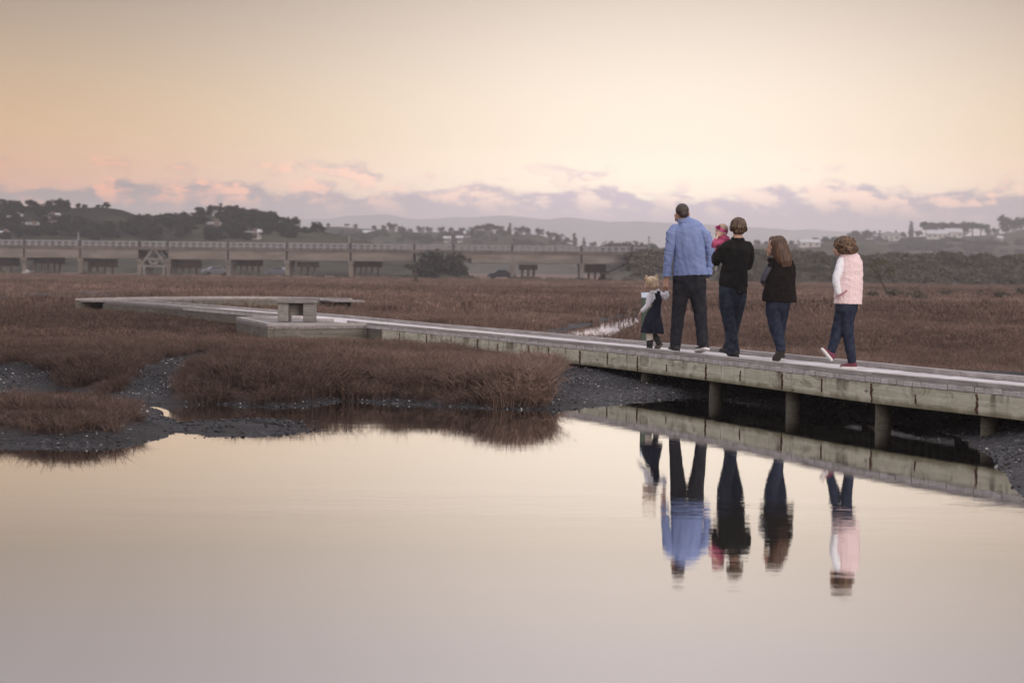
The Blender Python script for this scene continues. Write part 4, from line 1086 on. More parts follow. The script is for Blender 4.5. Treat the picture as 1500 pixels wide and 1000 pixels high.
for (px, py, bv, L, Wd, Hh, rot, rf, lab) in [(22, 325, tA, 3.4, 3, 1.3, .2, m_roofw, 'small white house at the far left high on the wooded hill'), (74, 324, tA, 4.6, 3, 1.4, -.1, m_roofw, 'low white house below the hilltop tree row on the left hill'),
        (45, 338, tA, 3.6, 3, 1.5, .3, m_roofd, 'grey roofed house half way down the left hill'), (2, 350, tA, 3.0, 3, 1.3, .5, m_roofw, 'pale roofed house at the left edge just above the bridge'), (314, 335, tA, 3, 2.5, 1.2, .1, m_roofd, 'small grey house below the wooded hump'),
        (372, 349, tA, 3.2, 3, 1.6, -.2, m_roofw, 'pale house just above the bridge under the wooded hump'), (540, 346, tM, 4.5, 4, 1.4, .3, m_roofw, 'white roofed house on the low ridge right of the mid bridge mast'), (655, 355, tM, 2.6, 3, 1.7, 0, m_roofw, 'left of two small white houses above the bridge'),
        (673, 355, tM, 2.4, 3, 1.9, .1, m_roofw, 'right of two small white houses above the bridge'), (688, 347, tM, 4.8, 4, 1.5, .1, m_roofw, 'pale house up among the trees of the low ridge'), (1185, 362, tM, 8.5, 5, 2.0, .12, m_roofw, 'long white house between the long haired girl and the pink vest girl'),
        (1305, 353, tR, 6.2, 4, 2.0, -.1, m_roofd, 'pale house among low trees on the right hill'), (1372, 350, tR, 7.5, 5, 1.9, -.06, m_roofw, 'left half of the long white house under the umbrella trees'), (1396, 349, tR, 6.0, 5, 2.3, .0, m_roofw, 'right half of the long white house under the umbrella trees'), (1464, 356, tR, 1.8, 2.5, 1.8, .2, m_roofw, 'narrow white house below the largest round tree at right')]:
    p = ground_on(bv, px, py, 600) or at(px, py, 600)
    k_ = {id(tA): DA / 600, id(tM): 1.0, id(tR): DR / 800}[id(bv)]; L, Wd, Hh = L * k_, Wd * k_, Hh * k_
    house(p, L, Wd, Hh, rot, rf, lab)

# ------------------------------------------------------------------ vehicles and a boat under the bridge
m_pale = mat('pale_car_paint', (.16, .16, .18), None, rough=.35); m_darkc = mat('dark_car_paint', (.045, .045, .06), None, rough=.35); m_tyre = mat('tyre', (.02, .02, .02), None); m_white = mat('white_hull', (.36, .34, .34), None, rough=.4)
def car(px, D, paint, rot, lab):
    p = at(px, HOR, D); p.z = .06; root = empty('parked_car', p, rot, lab, 'car', 'cars parked below the bridge')
    side = [(-2.1, .35), (-2.12, .75), (-1.9, .95), (-1.35, 1.0), (-.75, 1.42), (.55, 1.45), (1.2, 1.0), (2.0, .85), (2.12, .6), (2.1, .35)]
    V = []; n = len(side)
    for y, k in ((-.84, .93), (-.78, 1), (.78, 1), (.84, .93)):
        for x, z in side: V.append((x, y * (1 if z < 1.05 else .85), .35 + (z - .35) * (k if z < 1.1 else 1)))
    F = [tuple(range(n))[::-1], tuple(range(3 * n, 4 * n))]
    for a in range(3):
        for i in range(n): F.append((a * n + i, a * n + (i + 1) % n, (a + 1) * n + (i + 1) % n, (a + 1) * n + i))
    mb = MB(); mb.raw(V, F); mb.build('body', paint, root)
    mb = MB()
    for s in (-1, 1): mb.raw([(x, s * .795, z) for x, z in ((-1.15, 1.03), (-.68, 1.36), (.5, 1.38), (1.0, 1.03))], [(0, 1, 2, 3)[::-s]])
    mb.build('window', m_glass, root)
    for sx in (-1.3, 1.3):
        for sy in (-.75, .75):
            mb = MB(); mb.tube([(sx, sy - .1, .31), (sx, sy + .1, .31)], [.31, .31], n=14, flat_ends=True, xaxis=Vector((1, 0, 0))); mb.build('wheel', m_tyre, root)
car(316, 318, m_pale, .4, 'pale car parked under the bridge right of the left truss'); car(410, 318, m_pale, -.3, 'pale car parked by the pier in the middle of the bridge'); car(735, 312, m_darkc, .15, 'dark car parked under the bridge right of the big bush')
p = at(41, HOR, 286); p.z = .12
boat = empty('small_boat', p, .1, 'small white boat lying in front of the bridge at the left', 'boat')
V, F = [], []; xs = [-.75, -.5, 0, .45, .78]; wd = [.26, .32, .33, .24, .03]
for x, h in zip(xs, wd): V += [(x, -h, .42), (x, -h * .6, .05), (x, h * .6, .05), (x, h, .42)]
for i in range(4):
    for j in range(3): F.append((i * 4 + j, (i + 1) * 4 + j, (i + 1) * 4 + j + 1, i * 4 + j + 1))
F += [(0, 1, 2, 3), (16, 17, 18, 19)]
mb = MB(); mb.raw(V, F); o = mb.build('hull', m_white, boat); sd_ = o.modifiers.new('s', 'SOLIDIFY'); sd_.thickness = .03
mb = MB(); mb.box((-.1, 0, .5), (.5, .4, .3), taper=.8); mb.build('cabin', m_white, boat)

# ------------------------------------------------------------------ air
hz = MB(); hz.box((0, 2000, (BOX_TOP - 1.5) / 2), (2800, 4240, BOX_TOP + 1.5)); hm = bpy.data.materials.new('air'); hm.use_nodes = True; t = NT(hm.node_tree); t.n.clear()
pv = t.new('ShaderNodeVolumePrincipled'); pv.inputs['Color'].default_value = (.985, .965, .995, 1); pv.inputs['Density'].default_value = HAZE; pv.inputs['Anisotropy'].default_value = .45
oo = t.new('ShaderNodeOutputMaterial'); t.link(pv.outputs[0], oo.inputs['Volume'])
haze = hz.build('haze', hm); tag(haze, 'thin evening haze over the whole estuary', kind='stuff'); haze.display_type = 'WIRE'
# ------------------------------------------------------------------ people
m_skin = mat('skin', (.52, .32, .24), (.46, .27, .20), 12, .55); m_skinb = mat('baby_skin', (.60, .41, .34), (.55, .35, .28), 12, .55)
def hairmat(name, c1, c2, zs=(70, 70, 6)):
    return mat(name, c1, c2, 1.0, .5, .5, 1.0, zs, .35, 3, (.38, .62))
def cloth(name, c1, c2, rough=.9, bump=.25, bs=160, scale=14): return mat(name, c1, c2, scale, rough, bump, bs, (1, 1, 1), .15)
m_shirt = cloth('blue_shirt', (.195, .255, .47), (.225, .285, .51)); m_shirtc = cloth('navy_cuff_lining', (.035, .045, .10), (.05, .06, .12))
m_jean1 = cloth('dark_trousers', (.016, .016, .022), (.028, .028, .036)); m_jean2 = cloth('dark_jeans', (.014, .018, .030), (.034, .042, .062), bs=220)
m_jean3 = cloth('indigo_jeans', (.015, .019, .038), (.030, .037, .062), bs=220); m_black = cloth('black_knit', (.008, .007, .008), (.014, .013, .013)); m_fleece = cloth('black_fleece', (.009, .007, .007), (.017, .013, .012), 1, .8, 90, 40)
m_greysl = cloth('grey_sleeve', (.062, .062, .085), (.085, .085, .11)); m_pinkf = cloth('pink_fleece', (.76, .595, .615), (.81, .65, .66), 1, .35, 60, 40); m_white = cloth('white_knit', (.74, .74, .79), (.80, .80, .84))
m_navy = cloth('navy_dress', (.012, .014, .027), (.022, .025, .042)); m_tights = cloth('cream_tights', (.62, .55, .50), (.70, .63, .58)); m_mag = cloth('magenta_knit', (.46, .085, .19), (.56, .125, .25)); m_magd = cloth('dark_magenta_bow', (.22, .02, .085), (.28, .03, .11))
m_shoe = mat('dark_shoe', (.018, .017, .019), (.035, .032, .034), 20, .6); m_sole = mat('white_sole', (.66, .63, .62), None, rough=.6); m_soled = mat('dark_sole', (.03, .027, .026), None, rough=.8); m_solebr = mat('scuffed_sole', (.14, .115, .10), (.09, .07, .06), 30, .9)
m_maroon = mat('maroon_canvas', (.115, .028, .052), (.16, .045, .075), 25, .8); m_pinkband = mat('magenta_headband', (.56, .10, .27), None)
m_hairb = hairmat('short_brown_hair', (.030, .021, .017), (.075, .055, .047)); m_hairl = hairmat('streaked_bob_hair', (.026, .016, .011), (.13, .078, .047), (60, 40, 9)); m_hairg = hairmat('long_brown_hair', (.045, .023, .015), (.115, .062, .038)); m_hairc = hairmat('curly_brown_hair', (.030, .017, .011), (.18, .10, .052), (45, 45, 30)); m_hairk = hairmat('blonde_hair', (.46, .31, .19), (.74, .57, .40))
m_eye = mat('eye', (.02, .018, .018), None, rough=.3); m_lip = mat('lip', (.38, .15, .13), None)
m_sock = mat('pale_sock', (.50, .58, .57), None)

class Fig:
    def __init__(s, px, py, label):
        g = on(px, py, DECK); s.d = g.y; s.U = s.d / FPX
        s.o = Vector((g.x, g.y, DECK)); s.root = empty('person', s.o, 0, label, 'person', 'family walking along the boardwalk')
    def P(s, px, py, dy=0.0): p = at(px, py, s.d) - s.o; p.y += dy; return p
    def tube(s, mb, rows, n=16, flat=False):
        """rows: (px, py, dy, side radius in px[, depth radius in metres])"""
        pts = [s.P(*r[:3]) for r in rows]; rad = [(r[3] * s.U, r[4] if len(r) > 4 else r[3] * s.U) for r in rows]
        mb.tube(pts, rad, n=n, flat_ends=flat)
    def ball(s, mb, px, py, dy, rx, ry, rz, rot=None):
        mb.ball(s.P(px, py, dy), (rx * s.U, ry, rz * s.U), rot)
    def hand(s, mb, wrist, dirn, nrm, size=.185, curl=.5, thumb=1):
        D = dirn.normalized(); N = (nrm - D * nrm.dot(D)).normalized(); W = D.cross(N)
        k = size / .185; L = .09 * k
        for j in (-1, 0, 1): mb.tube([wrist + W * (.008 * j * k), wrist + D * L + W * (.026 * j * k)], [.017 * k, .0165 * k], n=8)
        for j, ln in ((-1.5, .066), (-.5, .078), (.5, .074), (1.5, .058)):
            p = wrist + D * L * .95 + W * (.0195 * j * k); d = D; pts = [p]; 
            for q in range(3):
                a = curl * (.5 + .35 * q); d = (d * math.cos(a) + N * math.sin(a)).normalized(); p = p + d * (ln * k * (.46, .32, .24)[q]); pts.append(p)
            mb.tube(pts, [.0098 * k, .0092 * k, .0085 * k, .007 * k], n=7)
        b = wrist + D * .018 * k + W * (.028 * thumb * k)
        mb.tube([b, b + D * .035 * k + W * (.022 * thumb * k) + N * .012 * k, b + D * .062 * k + W * (.018 * thumb * k) + N * .03 * k], [.0135 * k, .0115 * k, .008 * k], n=7)
    def shoe(s, heel, toe, up, wd, ht, m, ms, st=.022, name='shoe'):
        A = toe - heel; L = A.length; A = A.normalized(); Uv = (up - A * up.dot(A)).normalized(); W = A.cross(Uv)
        prof = [(-.02, .55, .80), (.04, .82, 1.0), (.2, .92, 1.02), (.38, .88, .92), (.55, .98, .66), (.72, 1.05, .5), (.88, .92, .42), (.97, .62, .34), (1.0, .35, .22)]
        def loft(z0, zf, grow):
            V, F = [], []; n = 10
            for t_, w_, h_ in prof:
                c = heel + A * (L * t_)
                for j in range(n):
                    a = PI * j / (n - 1)
                    x = math.cos(a) * wd / 2 * w_ * grow; z = z0 + (math.sin(a) ** .7 if 0 < j < n - 1 else 0) * zf(h_)
                    V.append(c + W * x + Uv * z)
            k = len(prof)
            for i in range(k - 1):
                for j in range(n): F.append((i * n + j, i * n + (j + 1) % n, (i + 1) * n + (j + 1) % n, (i + 1) * n + j))
            F += [tuple(range(n))[::-1], tuple(range((k - 1) * n, k * n))]; return V, F
        mb = MB(); mb.raw(*loft(st, lambda h: ht * h, 1.0)); sh = mb.fused(name, m, s.root, .007, 3)
        V, F = [], []; k = len(prof)
        for z in (0, st + .004):
            for sg in (1, -1):
                for t_, w_, h_ in (prof if sg == 1 else prof[::-1]):
                    V.append(heel + A * (L * (t_ if .0 < t_ < 1 else t_ * 1.01)) + W * (sg * wd / 2 * w_ * 1.07) + Uv * z)
        n = 2 * k; F = [tuple(range(n))[::-1], tuple(range(n, 2 * n))] + [(i, (i + 1) % n, n + (i + 1) % n, n + i) for i in range(n)]
        mb = MB(); mb.raw(V, F); mb.build('sole', ms, sh); return sh
    def ring(s, name, m, c, rx, ry, h, flare=1.1, th=.008, rot=None, n=28, arc=(0, 1)):
        V, F = [], []
        for j in range(n):
            a = 2 * PI * j / n; ca, sa = math.cos(a), math.sin(a)
            for k_, z in ((flare, -h / 2), (1, h / 2), (1 - th / max(rx, ry), h / 2), (flare - th / max(rx, ry), -h / 2)):
                p = Vector((ca * rx * k_, sa * ry * k_, z)); V.append((rot @ p if rot is not None else p) + c)
        for j in range(n):
            for q in range(4): F.append((j * 4 + q, j * 4 + (q + 1) % 4, ((j + 1) % n) * 4 + (q + 1) % 4, ((j + 1) % n) * 4 + q))
        mb = MB(); mb.raw(V, F); o = mb.build(name, m, s.root, smooth=False); return o
def folds(amp, sx=9, sz=16, seed=0, tilt=.6):
    def f(co):
        a = mnoise.noise(Vector((co.x * sx + co.z * tilt * 8 + seed, co.y * sx * .6, co.z * sz * .8)))
        b_ = mnoise.noise(Vector((co.x * 22 - co.z * 9 + seed, co.y * 14, co.z * 28 + 5)))
        return amp * (abs(a) * -1.6 + .4 + .35 * b_)
    return f
def shirtfolds(co):
    n = mnoise.noise
    long_ = n(Vector((co.x * 13 + co.z * 4, co.y * 5, co.z * 2.2)))                       # long hanging folds
    arm = max(0, abs(co.x - .03) - .19) * 9
    cross = n(Vector((co.x * 6 + 3, co.y * 6, co.z * 19 + co.x * 6)))
    hem = max(0, 1 - abs(co.z - 1.12) / .14)
    return .011 * (-abs(long_) * 1.5 + .35) * (1 - min(1, arm)) + .010 * (-abs(cross) * 1.6 + .3) * min(1, arm + .35 + .4 * hem) + .003 * n(co * 24)
def legfolds(amp, seed=0):
    def f(co):
        a = mnoise.noise(Vector((co.x * 14 + seed, co.y * 12, co.z * 26))); b_ = mnoise.noise(Vector((co.x * 6 + seed + co.z * 5, co.y * 6, co.z * 11)))
        return amp * (.8 * a + .8 * b_)
    return f
def strands(amp, fr=60, zf=5, seed=0):
    def f(co):
        a = mnoise.noise(Vector((co.x * fr + seed, co.y * fr, co.z * zf))); return amp * (a + .5 * mnoise.noise(Vector((co.x * fr * 2.2, co.y * fr * 2.2 + seed, co.z * zf * 2))))
    return f
V3 = Vector
YAW = lambda deg: Matrix.Rotation(math.radians(deg), 3, 'Z')

# ---- tall man in the blue shirt
f = Fig(1003, 516.5, 'tall man in a light blue shirt and dark trousers holding the little girl\'s hand')
mb = MB()
f.ball(mb, 998.8, 310.2, .00, 9.2, .098, 12.0, Matrix.Rotation(math.radians(-8), 3, 'Y')); f.ball(mb, 995, 317.5, .035, 6.6, .07, 7.5)
f.tube(mb, [(1004, 333, -.01, 8.2, .065), (1001.5, 322, .0, 7.4, .06), (1000, 314, 0, 7.0, .062)])
f.ball(mb, 989.6, 315.2, .085, 1.5, .014, 2.2); f.ball(mb, 991.2, 322, .07, 2.6, .02, 2.2)
f.ball(mb, 992.6, 315.3, -.015, 1.3, .018, 3.2, YAW(25)); f.ball(mb, 1009.0, 313.6, -.02, 1.5, .014, 3.2, YAW(-25))
f.tube(mb, [(1008, 345, 0, 16, .08), (1010, 380, 0, 18, .09), (1010, 415, 0, 19, .09)])
f.tube(mb, [(985, 341, 0, 5), (980, 370, 0, 4.2), (977.5, 395, 0, 3.4), (976.6, 408, -.01, 3.0)]); f.tube(mb, [(1033, 345, 0, 5), (1040.5, 372, .02, 4), (1038.5, 398, .03, 3.0), (1035, 408, .04, 3.2)])
f.tube(mb, [(1003, 420, 0, 8), (994, 465, 0, 5.5), (989.5, 508, 0, 4)]); f.tube(mb, [(1017, 420, 0, 8), (1025.5, 465, 0, 5.5), (1028, 503, 0, 4)])
f.hand(mb, f.P(976.4, 409, -.01), f.P(974.4, 424, -.01) - f.P(976.4, 409, -.01), V3((.6, .8, 0)), .185, .75, -1)
mb.fused('body', m_skin, f.root, .0065, 2)
mb = MB(); f.ball(mb, 999.2, 308.0, -.012, 10.0, .104, 10.2, Matrix.Rotation(math.radians(-8), 3, 'Y')); f.ball(mb, 1000.5, 313.0, -.03, 8.2, .082, 7.2)
mb.fused('hair', m_hairb, f.root, .007, 2, strands(.003, 90, 30))
mb = MB()
f.tube(mb, [(1002.8, 323.5, 0, 10, .07), (1004.8, 328, 0, 17, .092), (1006.6, 333.5, 0, 23, .108), (1008.6, 344, 0, 24, .117), (1010.3, 360, 0, 23, .122), (1010.5, 380, 0, 23.3, .12), (1011.2, 394, 0, 25, .127), (1011.6, 403.5, 0, 26, .132)], flat='end')
shirt = mb.fused('shirt', m_shirt, f.root, .0085, 3, shirtfolds)
mb = MB(); f.tube(mb, [(1000, 331, 0, 5.5), (989, 335.5, 0, 7.6), (984, 342, 0, 8.8), (981.5, 362, -.01, 7.6), (979.5, 375, -.01, 7.0), (978, 388, -.01, 6.3), (977.2, 404, -.01, 6.0)], flat='end')
mb.fused('sleeve', m_shirt, f.root, .0075, 3, shirtfolds)
mb = MB(); f.tube(mb, [(1010, 331, 0, 5.5), (1026, 336.5, 0, 7.8), (1033, 344, 0, 9.0), (1039, 360, .01, 7.0), (1041.3, 374, .02, 6.0), (1040.5, 387, .03, 5.2), (1038.6, 399, .03, 5.0)])
mb.fused('sleeve', m_shirt, f.root, .0075, 3, shirtfolds)
f.ring('collar', m_shirt, f.P(1001.4, 321.0, -.004), 9.0 * f.U, .07, 5.0 * f.U, 1.18, rot=Matrix.Rotation(math.radians(-14), 3, 'Y') @ Matrix.Rotation(math.radians(12), 3, 'X'))
for c_, rx_ in ((f.P(977.0, 402.5, -.01), 6.3), (f.P(1038.4, 399.5, .03), 5.3)): f.ring('cuff', m_shirt, c_, rx_ * f.U, rx_ * f.U, 4.6 * f.U, 1.04)
mb = MB(); f.tube(mb, [(1038.2, 402.6, .03, 3.6), (1036.5, 405.5, .035, 3.4)]); mb.build('cuff_lining', m_shirtc, f.root, smooth=True)
mb = MB()
f.tube(mb, [(1010.5, 396, 0, 23.6, .112), (1010.2, 410, 0, 25.0, .128), (1010, 423, 0, 24.5, .125)], flat='start')
f.tube(mb, [(998.5, 420, 0, 13.3, .115), (996, 440, 0, 11.6, .10), (993.2, 462, 0, 9.9, .085), (991, 485, 0, 8.9, .078), (989.4, 503, 0, 8.0, .075), (989.2, 511.5, 0, 7.6, .078)], flat='end')
f.tube(mb, [(1020, 420, 0, 13.6, .115), (1023, 440, 0, 11.8, .10), (1026, 462, -.01, 10, .085), (1027.6, 482, -.03, 9.1, .08), (1028.7, 498, -.05, 8.8, .078), (1028.8, 506, -.05, 8.6, .078)], flat='end')
mb.fused('trousers', m_jean1, f.root, .0085, 3, legfolds(.006))
f.shoe(f.P(991.5, 516.4, -.09), f.P(984.0, 512.8, .20), V3((0, 0, 1)), .098, .075, m_shoe, m_sole, .018)
f.shoe(f.P(1035.0, 511.5, -.11), f.P(1020.5, 516.6, .10), V3((.1, .2, .95)), .098, .085, m_shoe, m_sole, .022)

# ---- woman in black carrying the baby
f = Fig(1074, 523.5, 'woman with a short streaked bob in a black jumper and jeans, carrying the baby'); LADY = f
mb = MB()
f.ball(mb, 1081.5, 331.5, .02, 9.4, .092, 11.8); f.tube(mb, [(1080, 353, -.01, 7.4, .055), (1081, 343, .0, 6.6, .055), (1081.5, 336, 0, 6.6, .06)])
f.tube(mb, [(1079, 362, 0, 14, .07), (1076, 395, 0, 14, .08), (1073.5, 425, 0, 15, .085)])
f.tube(mb, [(1062, 362, 0, 4.5), (1049.8, 384, .02, 3.6), (1049, 374, .18, 3.2), (1055, 366, .28, 3.0)]); f.tube(mb, [(1098, 361, 0, 4.5), (1099, 387, .05, 3.6), (1085, 388, .22, 3.2), (1070, 382, .28, 3)])
f.hand(mb, f.P(1055, 366, .28), V3((.9, .1, .2)), V3((0, -1, 0)), .165, .4, 1); f.hand(mb, f.P(1070, 382, .28), V3((-.9, .1, .1)), V3((0, -1, 0)), .165, .4, 1)
f.tube(mb, [(1067, 430, 0, 9), (1068, 470, 0, 5.5), (1073, 512, 0, 4)]); f.tube(mb, [(1083, 430, .02, 8), (1080, 470, .1, 5), (1072, 510, .28, 4)])
mb.fused('body', m_skin, f.root, .0065, 2)
mb = MB(); f.ball(mb, 1081.8, 329.5, .0, 12.2, .112, 11.8); f.ball(mb, 1081.6, 333, -.010, 13.0, .108, 7.4); f.ball(mb, 1081.8, 338.6, -.022, 9.4, .08, 6.2); f.ball(mb, 1072.0, 335, .01, 3.6, .06, 4.4); f.ball(mb, 1091.6, 335.5, .01, 3.8, .06, 4.6)
mb.fused('hair', m_hairl, f.root, .006, 2, strands(.0045, 32, 9))
mb = MB()
f.tube(mb, [(1080.4, 352.5, 0, 10.5, .065), (1079.8, 356, 0, 17, .088), (1079, 365, 0, 21, .11), (1078, 378, 0, 19.8, .112), (1076, 392, 0, 19.4, .11), (1074.6, 408, 0, 21, .12), (1073.6, 420, 0, 21.8, .128)], flat='end')
mb.tube([f.P(1074, 414, 0), f.P(1077, 425.5, 0)], [(20.5 * f.U, .125), (18.5 * f.U, .125)], n=18)
f.tube(mb, [(1072, 357, 0, 5), (1064, 360, 0, 7.0), (1057, 367, 0, 7.6), (1050.5, 382, .02, 6.6), (1049.6, 384, .05, 6.3), (1049, 377, .16, 5.4), (1052, 370, .25, 4.6)])
f.tube(mb, [(1088, 357, 0, 5), (1095, 359.5, 0, 7.2), (1098.5, 366, .01, 6.8), (1099.5, 380, .04, 6.2), (1097.5, 390, .07, 5.8), (1088, 391, .2, 5.2), (1075, 385, .26, 4.6)])
mb.fused('jumper', m_black, f.root, .0085, 3, folds(.008, seed=3))
f.ring('neckband', m_black, f.P(1080.6, 350.0, 0), 9.4 * f.U, .066, 3 * f.U, 1.14)
mb = MB()
f.tube(mb, [(1073.8, 418, 0, 20.4, .118), (1073.4, 428, 0, 20.8, .126), (1073.2, 431, 0, 20.2, .12)], flat='start')
f.tube(mb, [(1064.5, 434, 0, 12.2, .115), (1065, 450, 0, 11.4, .1), (1067, 466, 0, 10.0, .085), (1069.6, 482, 0, 9.0, .078), (1072, 498, 0, 9.0, .078), (1073.4, 510, 0, 9.6, .085), (1074.2, 519, 0, 10.2, .092)], flat='end')
f.tube(mb, [(1083.4, 434, .01, 11.0, .115), (1081.8, 450, .04, 9.6, .1), (1079.2, 466, .08, 8.4, .085), (1077, 482, .14, 7.4, .075), (1073.5, 498, .2, 7.4, .075), (1069.8, 512, .27, 8.2, .08)], flat='end')
mb.fused('jeans', m_jean2, f.root, .0085, 3, legfolds(.005, 4))
for a, b_ in ((1058.5, 424), (1076.5, 427)):
    pass
f.shoe(f.P(1077.5, 524, -.08), f.P(1071, 520.5, .17), V3((0, 0, 1)), .092, .07, m_shoe, m_soled)
f.shoe(f.P(1070.5, 518.8, .17), f.P(1061.5, 516.6, .40), V3((0, 0, 1)), .09, .07, m_shoe, m_soled)

# ---- baby on her arm
f = Fig(1074, 523.5, 'baby in a magenta top and headband carried by the woman in black, sucking its hand'); B = .16
f.root.location.y += .02
mb = MB()
f.ball(mb, 1059.2, 337.5, B, 9.2, .079, 10.0, Matrix.Rotation(math.radians(-6), 3, 'Y')); f.ball(mb, 1055.5, 341.8, B - .015, 6.0, .058, 6.0)
f.ball(mb, 1050.6, 342.0, B - .042, 1.3, .012, 1.3); f.ball(mb, 1063.8, 342, B - .062, 1.2, .012, 2.0)
f.ball(mb, 1053.6, 344.6, B - .052, 2.6, .02, 2.4)
f.tube(mb, [(1060, 353, B, 4.8), (1059.4, 344, B, 5.0)]); f.tube(mb, [(1060, 354, B, 7), (1060, 366, B, 7)])
f.tube(mb, [(1052.5, 354, B - .05, 2.6), (1046, 358.5, B - .07, 2.4), (1049, 350.5, B - .085, 2.0)])
f.hand(mb, f.P(1049, 351, B - .085), f.P(1051.6, 345.5, B - .075) - f.P(1049, 351, B - .085), V3((.7, .5, .2)), .085, .8, -1)
f.tube(mb, [(1057, 368, B, 4), (1053, 382, B + .03, 3), (1054, 394, B, 2.2)])
mb.fused('body', m_skinb, f.root, .0055, 2)
mb = MB(); f.ball(mb, 1060.2, 335.6, B + .004, 9.2, .080, 8.8, Matrix.Rotation(math.radians(-10), 3, 'Y')); mb.fused('hair', mat('fine_baby_hair', (.34, .23, .165), (.42, .30, .23), 40, .7), f.root, .006, 2)
for px_, py_ in ((1052.6, 339.2), (1058.4, 339.4)):
    mb = MB(); mb.ball(f.P(px_, py_, B - .068 + .004 * (1058 - px_) * .4), (.0055, .004, .0045), nu=8, nv=6); mb.build('eye', m_eye, f.root, smooth=True)
mb = MB(); mb.ball(f.P(1052.8, 345.4, B - .070), (.010, .005, .004), nu=8, nv=6); mb.build('mouth', m_lip, f.root, smooth=True)
f.ring('headband', m_pinkband, f.P(1059.3, 335.6, B), 9.9 * f.U, .085, 4.0 * f.U, 1.02, .004, Matrix.Rotation(math.radians(24), 3, 'Y') @ Matrix.Rotation(math.radians(6), 3, 'X'))
mb = MB()
for a in range(5): mb.ball(f.P(1054.4 + 1.5 * math.cos(a * 1.257), 332.4 + 1.5 * math.sin(a * 1.257), B - .082), (.012, .008, .011), nu=8, nv=6)
mb.ball(f.P(1054.4, 332.4, B - .09), (.007, .006, .007), nu=8, nv=6); mb.build('bow', m_magd, f.root, smooth=True)
mb = MB()
f.tube(mb, [(1060.5, 350.5, B, 7.0, .055), (1060, 357, B, 9.6, .075), (1059.5, 368, B, 9.8, .08), (1059, 376, B, 9, .08)])
f.tube(mb, [(1055, 353.5, B - .03, 4.6), (1050.5, 356.5, B - .06, 4.3), (1046.2, 359.8, B - .07, 4.2), (1047.6, 355.5, B - .085, 3.6), (1049, 351.8, B - .09, 3.0)])
f.tube(mb, [(1065, 353, B, 4.5), (1069.5, 357, B + .03, 4), (1069, 366, B + .06, 3.5)]); f.tube(mb, [(1062, 348.5, B - .02, 6.2, .05), (1067, 350.2, B - .01, 4.6, .05)])
mb.fused('top', m_mag, f.root, .0065, 2, folds(.005, 14, 22, 6))
mb = MB(); f.tube(mb, [(1057.5, 374, B, 5.2), (1053.2, 383, B + .02, 4.2), (1054, 392.5, B, 3.2), (1052.5, 395, B, 2.9)]); mb.fused('tights', m_white, f.root, .006, 2)

# ---- long haired girl in the black waistcoat
f = Fig(1141, 529, 'girl with long straight brown hair in a black sleeveless fleece')
mb = MB()
f.ball(mb, 1135.5, 358.8, .0, 10.6, .09, 13.0); f.ball(mb, 1130.5, 366.5, .02, 6.6, .062, 7.6)
f.ball(mb, 1123.4, 364.6, .03, 1.6, .014, 2.0); f.ball(mb, 1126, 373, .03, 2.6, .025, 2.4); f.ball(mb, 1124.8, 369.4, .03, 1.4, .016, 1.2)
f.tube(mb, [(1142, 382, 0, 6.4, .05), (1138, 370, .0, 6, .055)]); f.tube(mb, [(1144, 388, 0, 13, .07), (1142, 440, 0, 14, .08)])
f.tube(mb, [(1131, 388, 0, 4), (1119.5, 410, .03, 3.3), (1125, 422, .16, 2.8)]); f.hand(mb, f.P(1125, 422, .16), V3((.6, .5, -.5)), V3((0, -1, 0)), .15, .5)
f.tube(mb, [(1158, 388, 0, 4), (1161, 408, .05, 3.3), (1152, 425, .17, 2.8)]); f.hand(mb, f.P(1152, 425, .17), V3((-.6, .5, -.5)), V3((0, -1, 0)), .15, .5)
f.tube(mb, [(1134, 450, 0, 8), (1138, 485, 0, 5), (1143, 512, -.03, 3.5)]); f.tube(mb, [(1148, 450, .03, 7), (1146, 485, .16, 5), (1147, 513, .28, 3.5)])
mb.fused('body', m_skin, f.root, .0065, 2)
mb = MB(); mb.ball(f.P(1123.8, 363.0, -.03), (.006, .006, .004), nu=8, nv=6); mb.build('eye', m_eye, f.root)
mb = MB()
f.ball(mb, 1139.2, 357.6, -.015, 12.6, .105, 12.6); f.tube(mb, [(1140.5, 357, -.02, 12.4, .10), (1143.5, 367, -.04, 12.6, .09), (1146.5, 376, -.06, 12.6, .075), (1149, 383, -.07, 11.4, .06), (1151, 387, -.07, 9, .045)])
f.tube(mb, [(1132, 351, .0, 5.5), (1133, 363, -.03, 5.4), (1136.5, 377, -.06, 4.4)])
mb.fused('hair', m_hairg, f.root, .006, 2, strands(.006, 60, 4, 3))
mb = MB()
f.tube(mb, [(1143, 377, 0, 11, .075), (1144.5, 383, 0, 16.5, .095), (1146, 392, 0, 18, .11), (1144.6, 404, 0, 20.2, .116), (1143, 419, 0, 22.8, .125), (1141.8, 433, 0, 25.2, .132), (1141.4, 442, 0, 26, .135)], flat='end')
f.tube(mb, [(1134, 384, 0, 6.2), (1130.5, 389, 0, 6.2)]); f.tube(mb, [(1156, 384, 0, 6), (1159.5, 391, 0, 5.6), (1162, 404, .03, 5), (1161, 412, .08, 4.6)]); f.ball(mb, 1128.5, 381, .05, 4.5, .05, 4)
mb.fused('waistcoat', m_fleece, f.root, .0085, 3, folds(.007, seed=8))
mb = MB(); f.tube(mb, [(1131, 389, .0, 5.8), (1124.5, 399, .02, 6.0), (1119.6, 409, .04, 5.6), (1119.6, 411.5, .08, 5.0), (1124.5, 418.5, .16, 4.2)]); mb.fused('sleeve', m_greysl, f.root, .007, 3, folds(.005, 14, 22))
mb = MB()
f.tube(mb, [(1140.5, 432, 0, 18.2, .11), (1139.5, 446, 0, 17.8, .115)], flat='start')
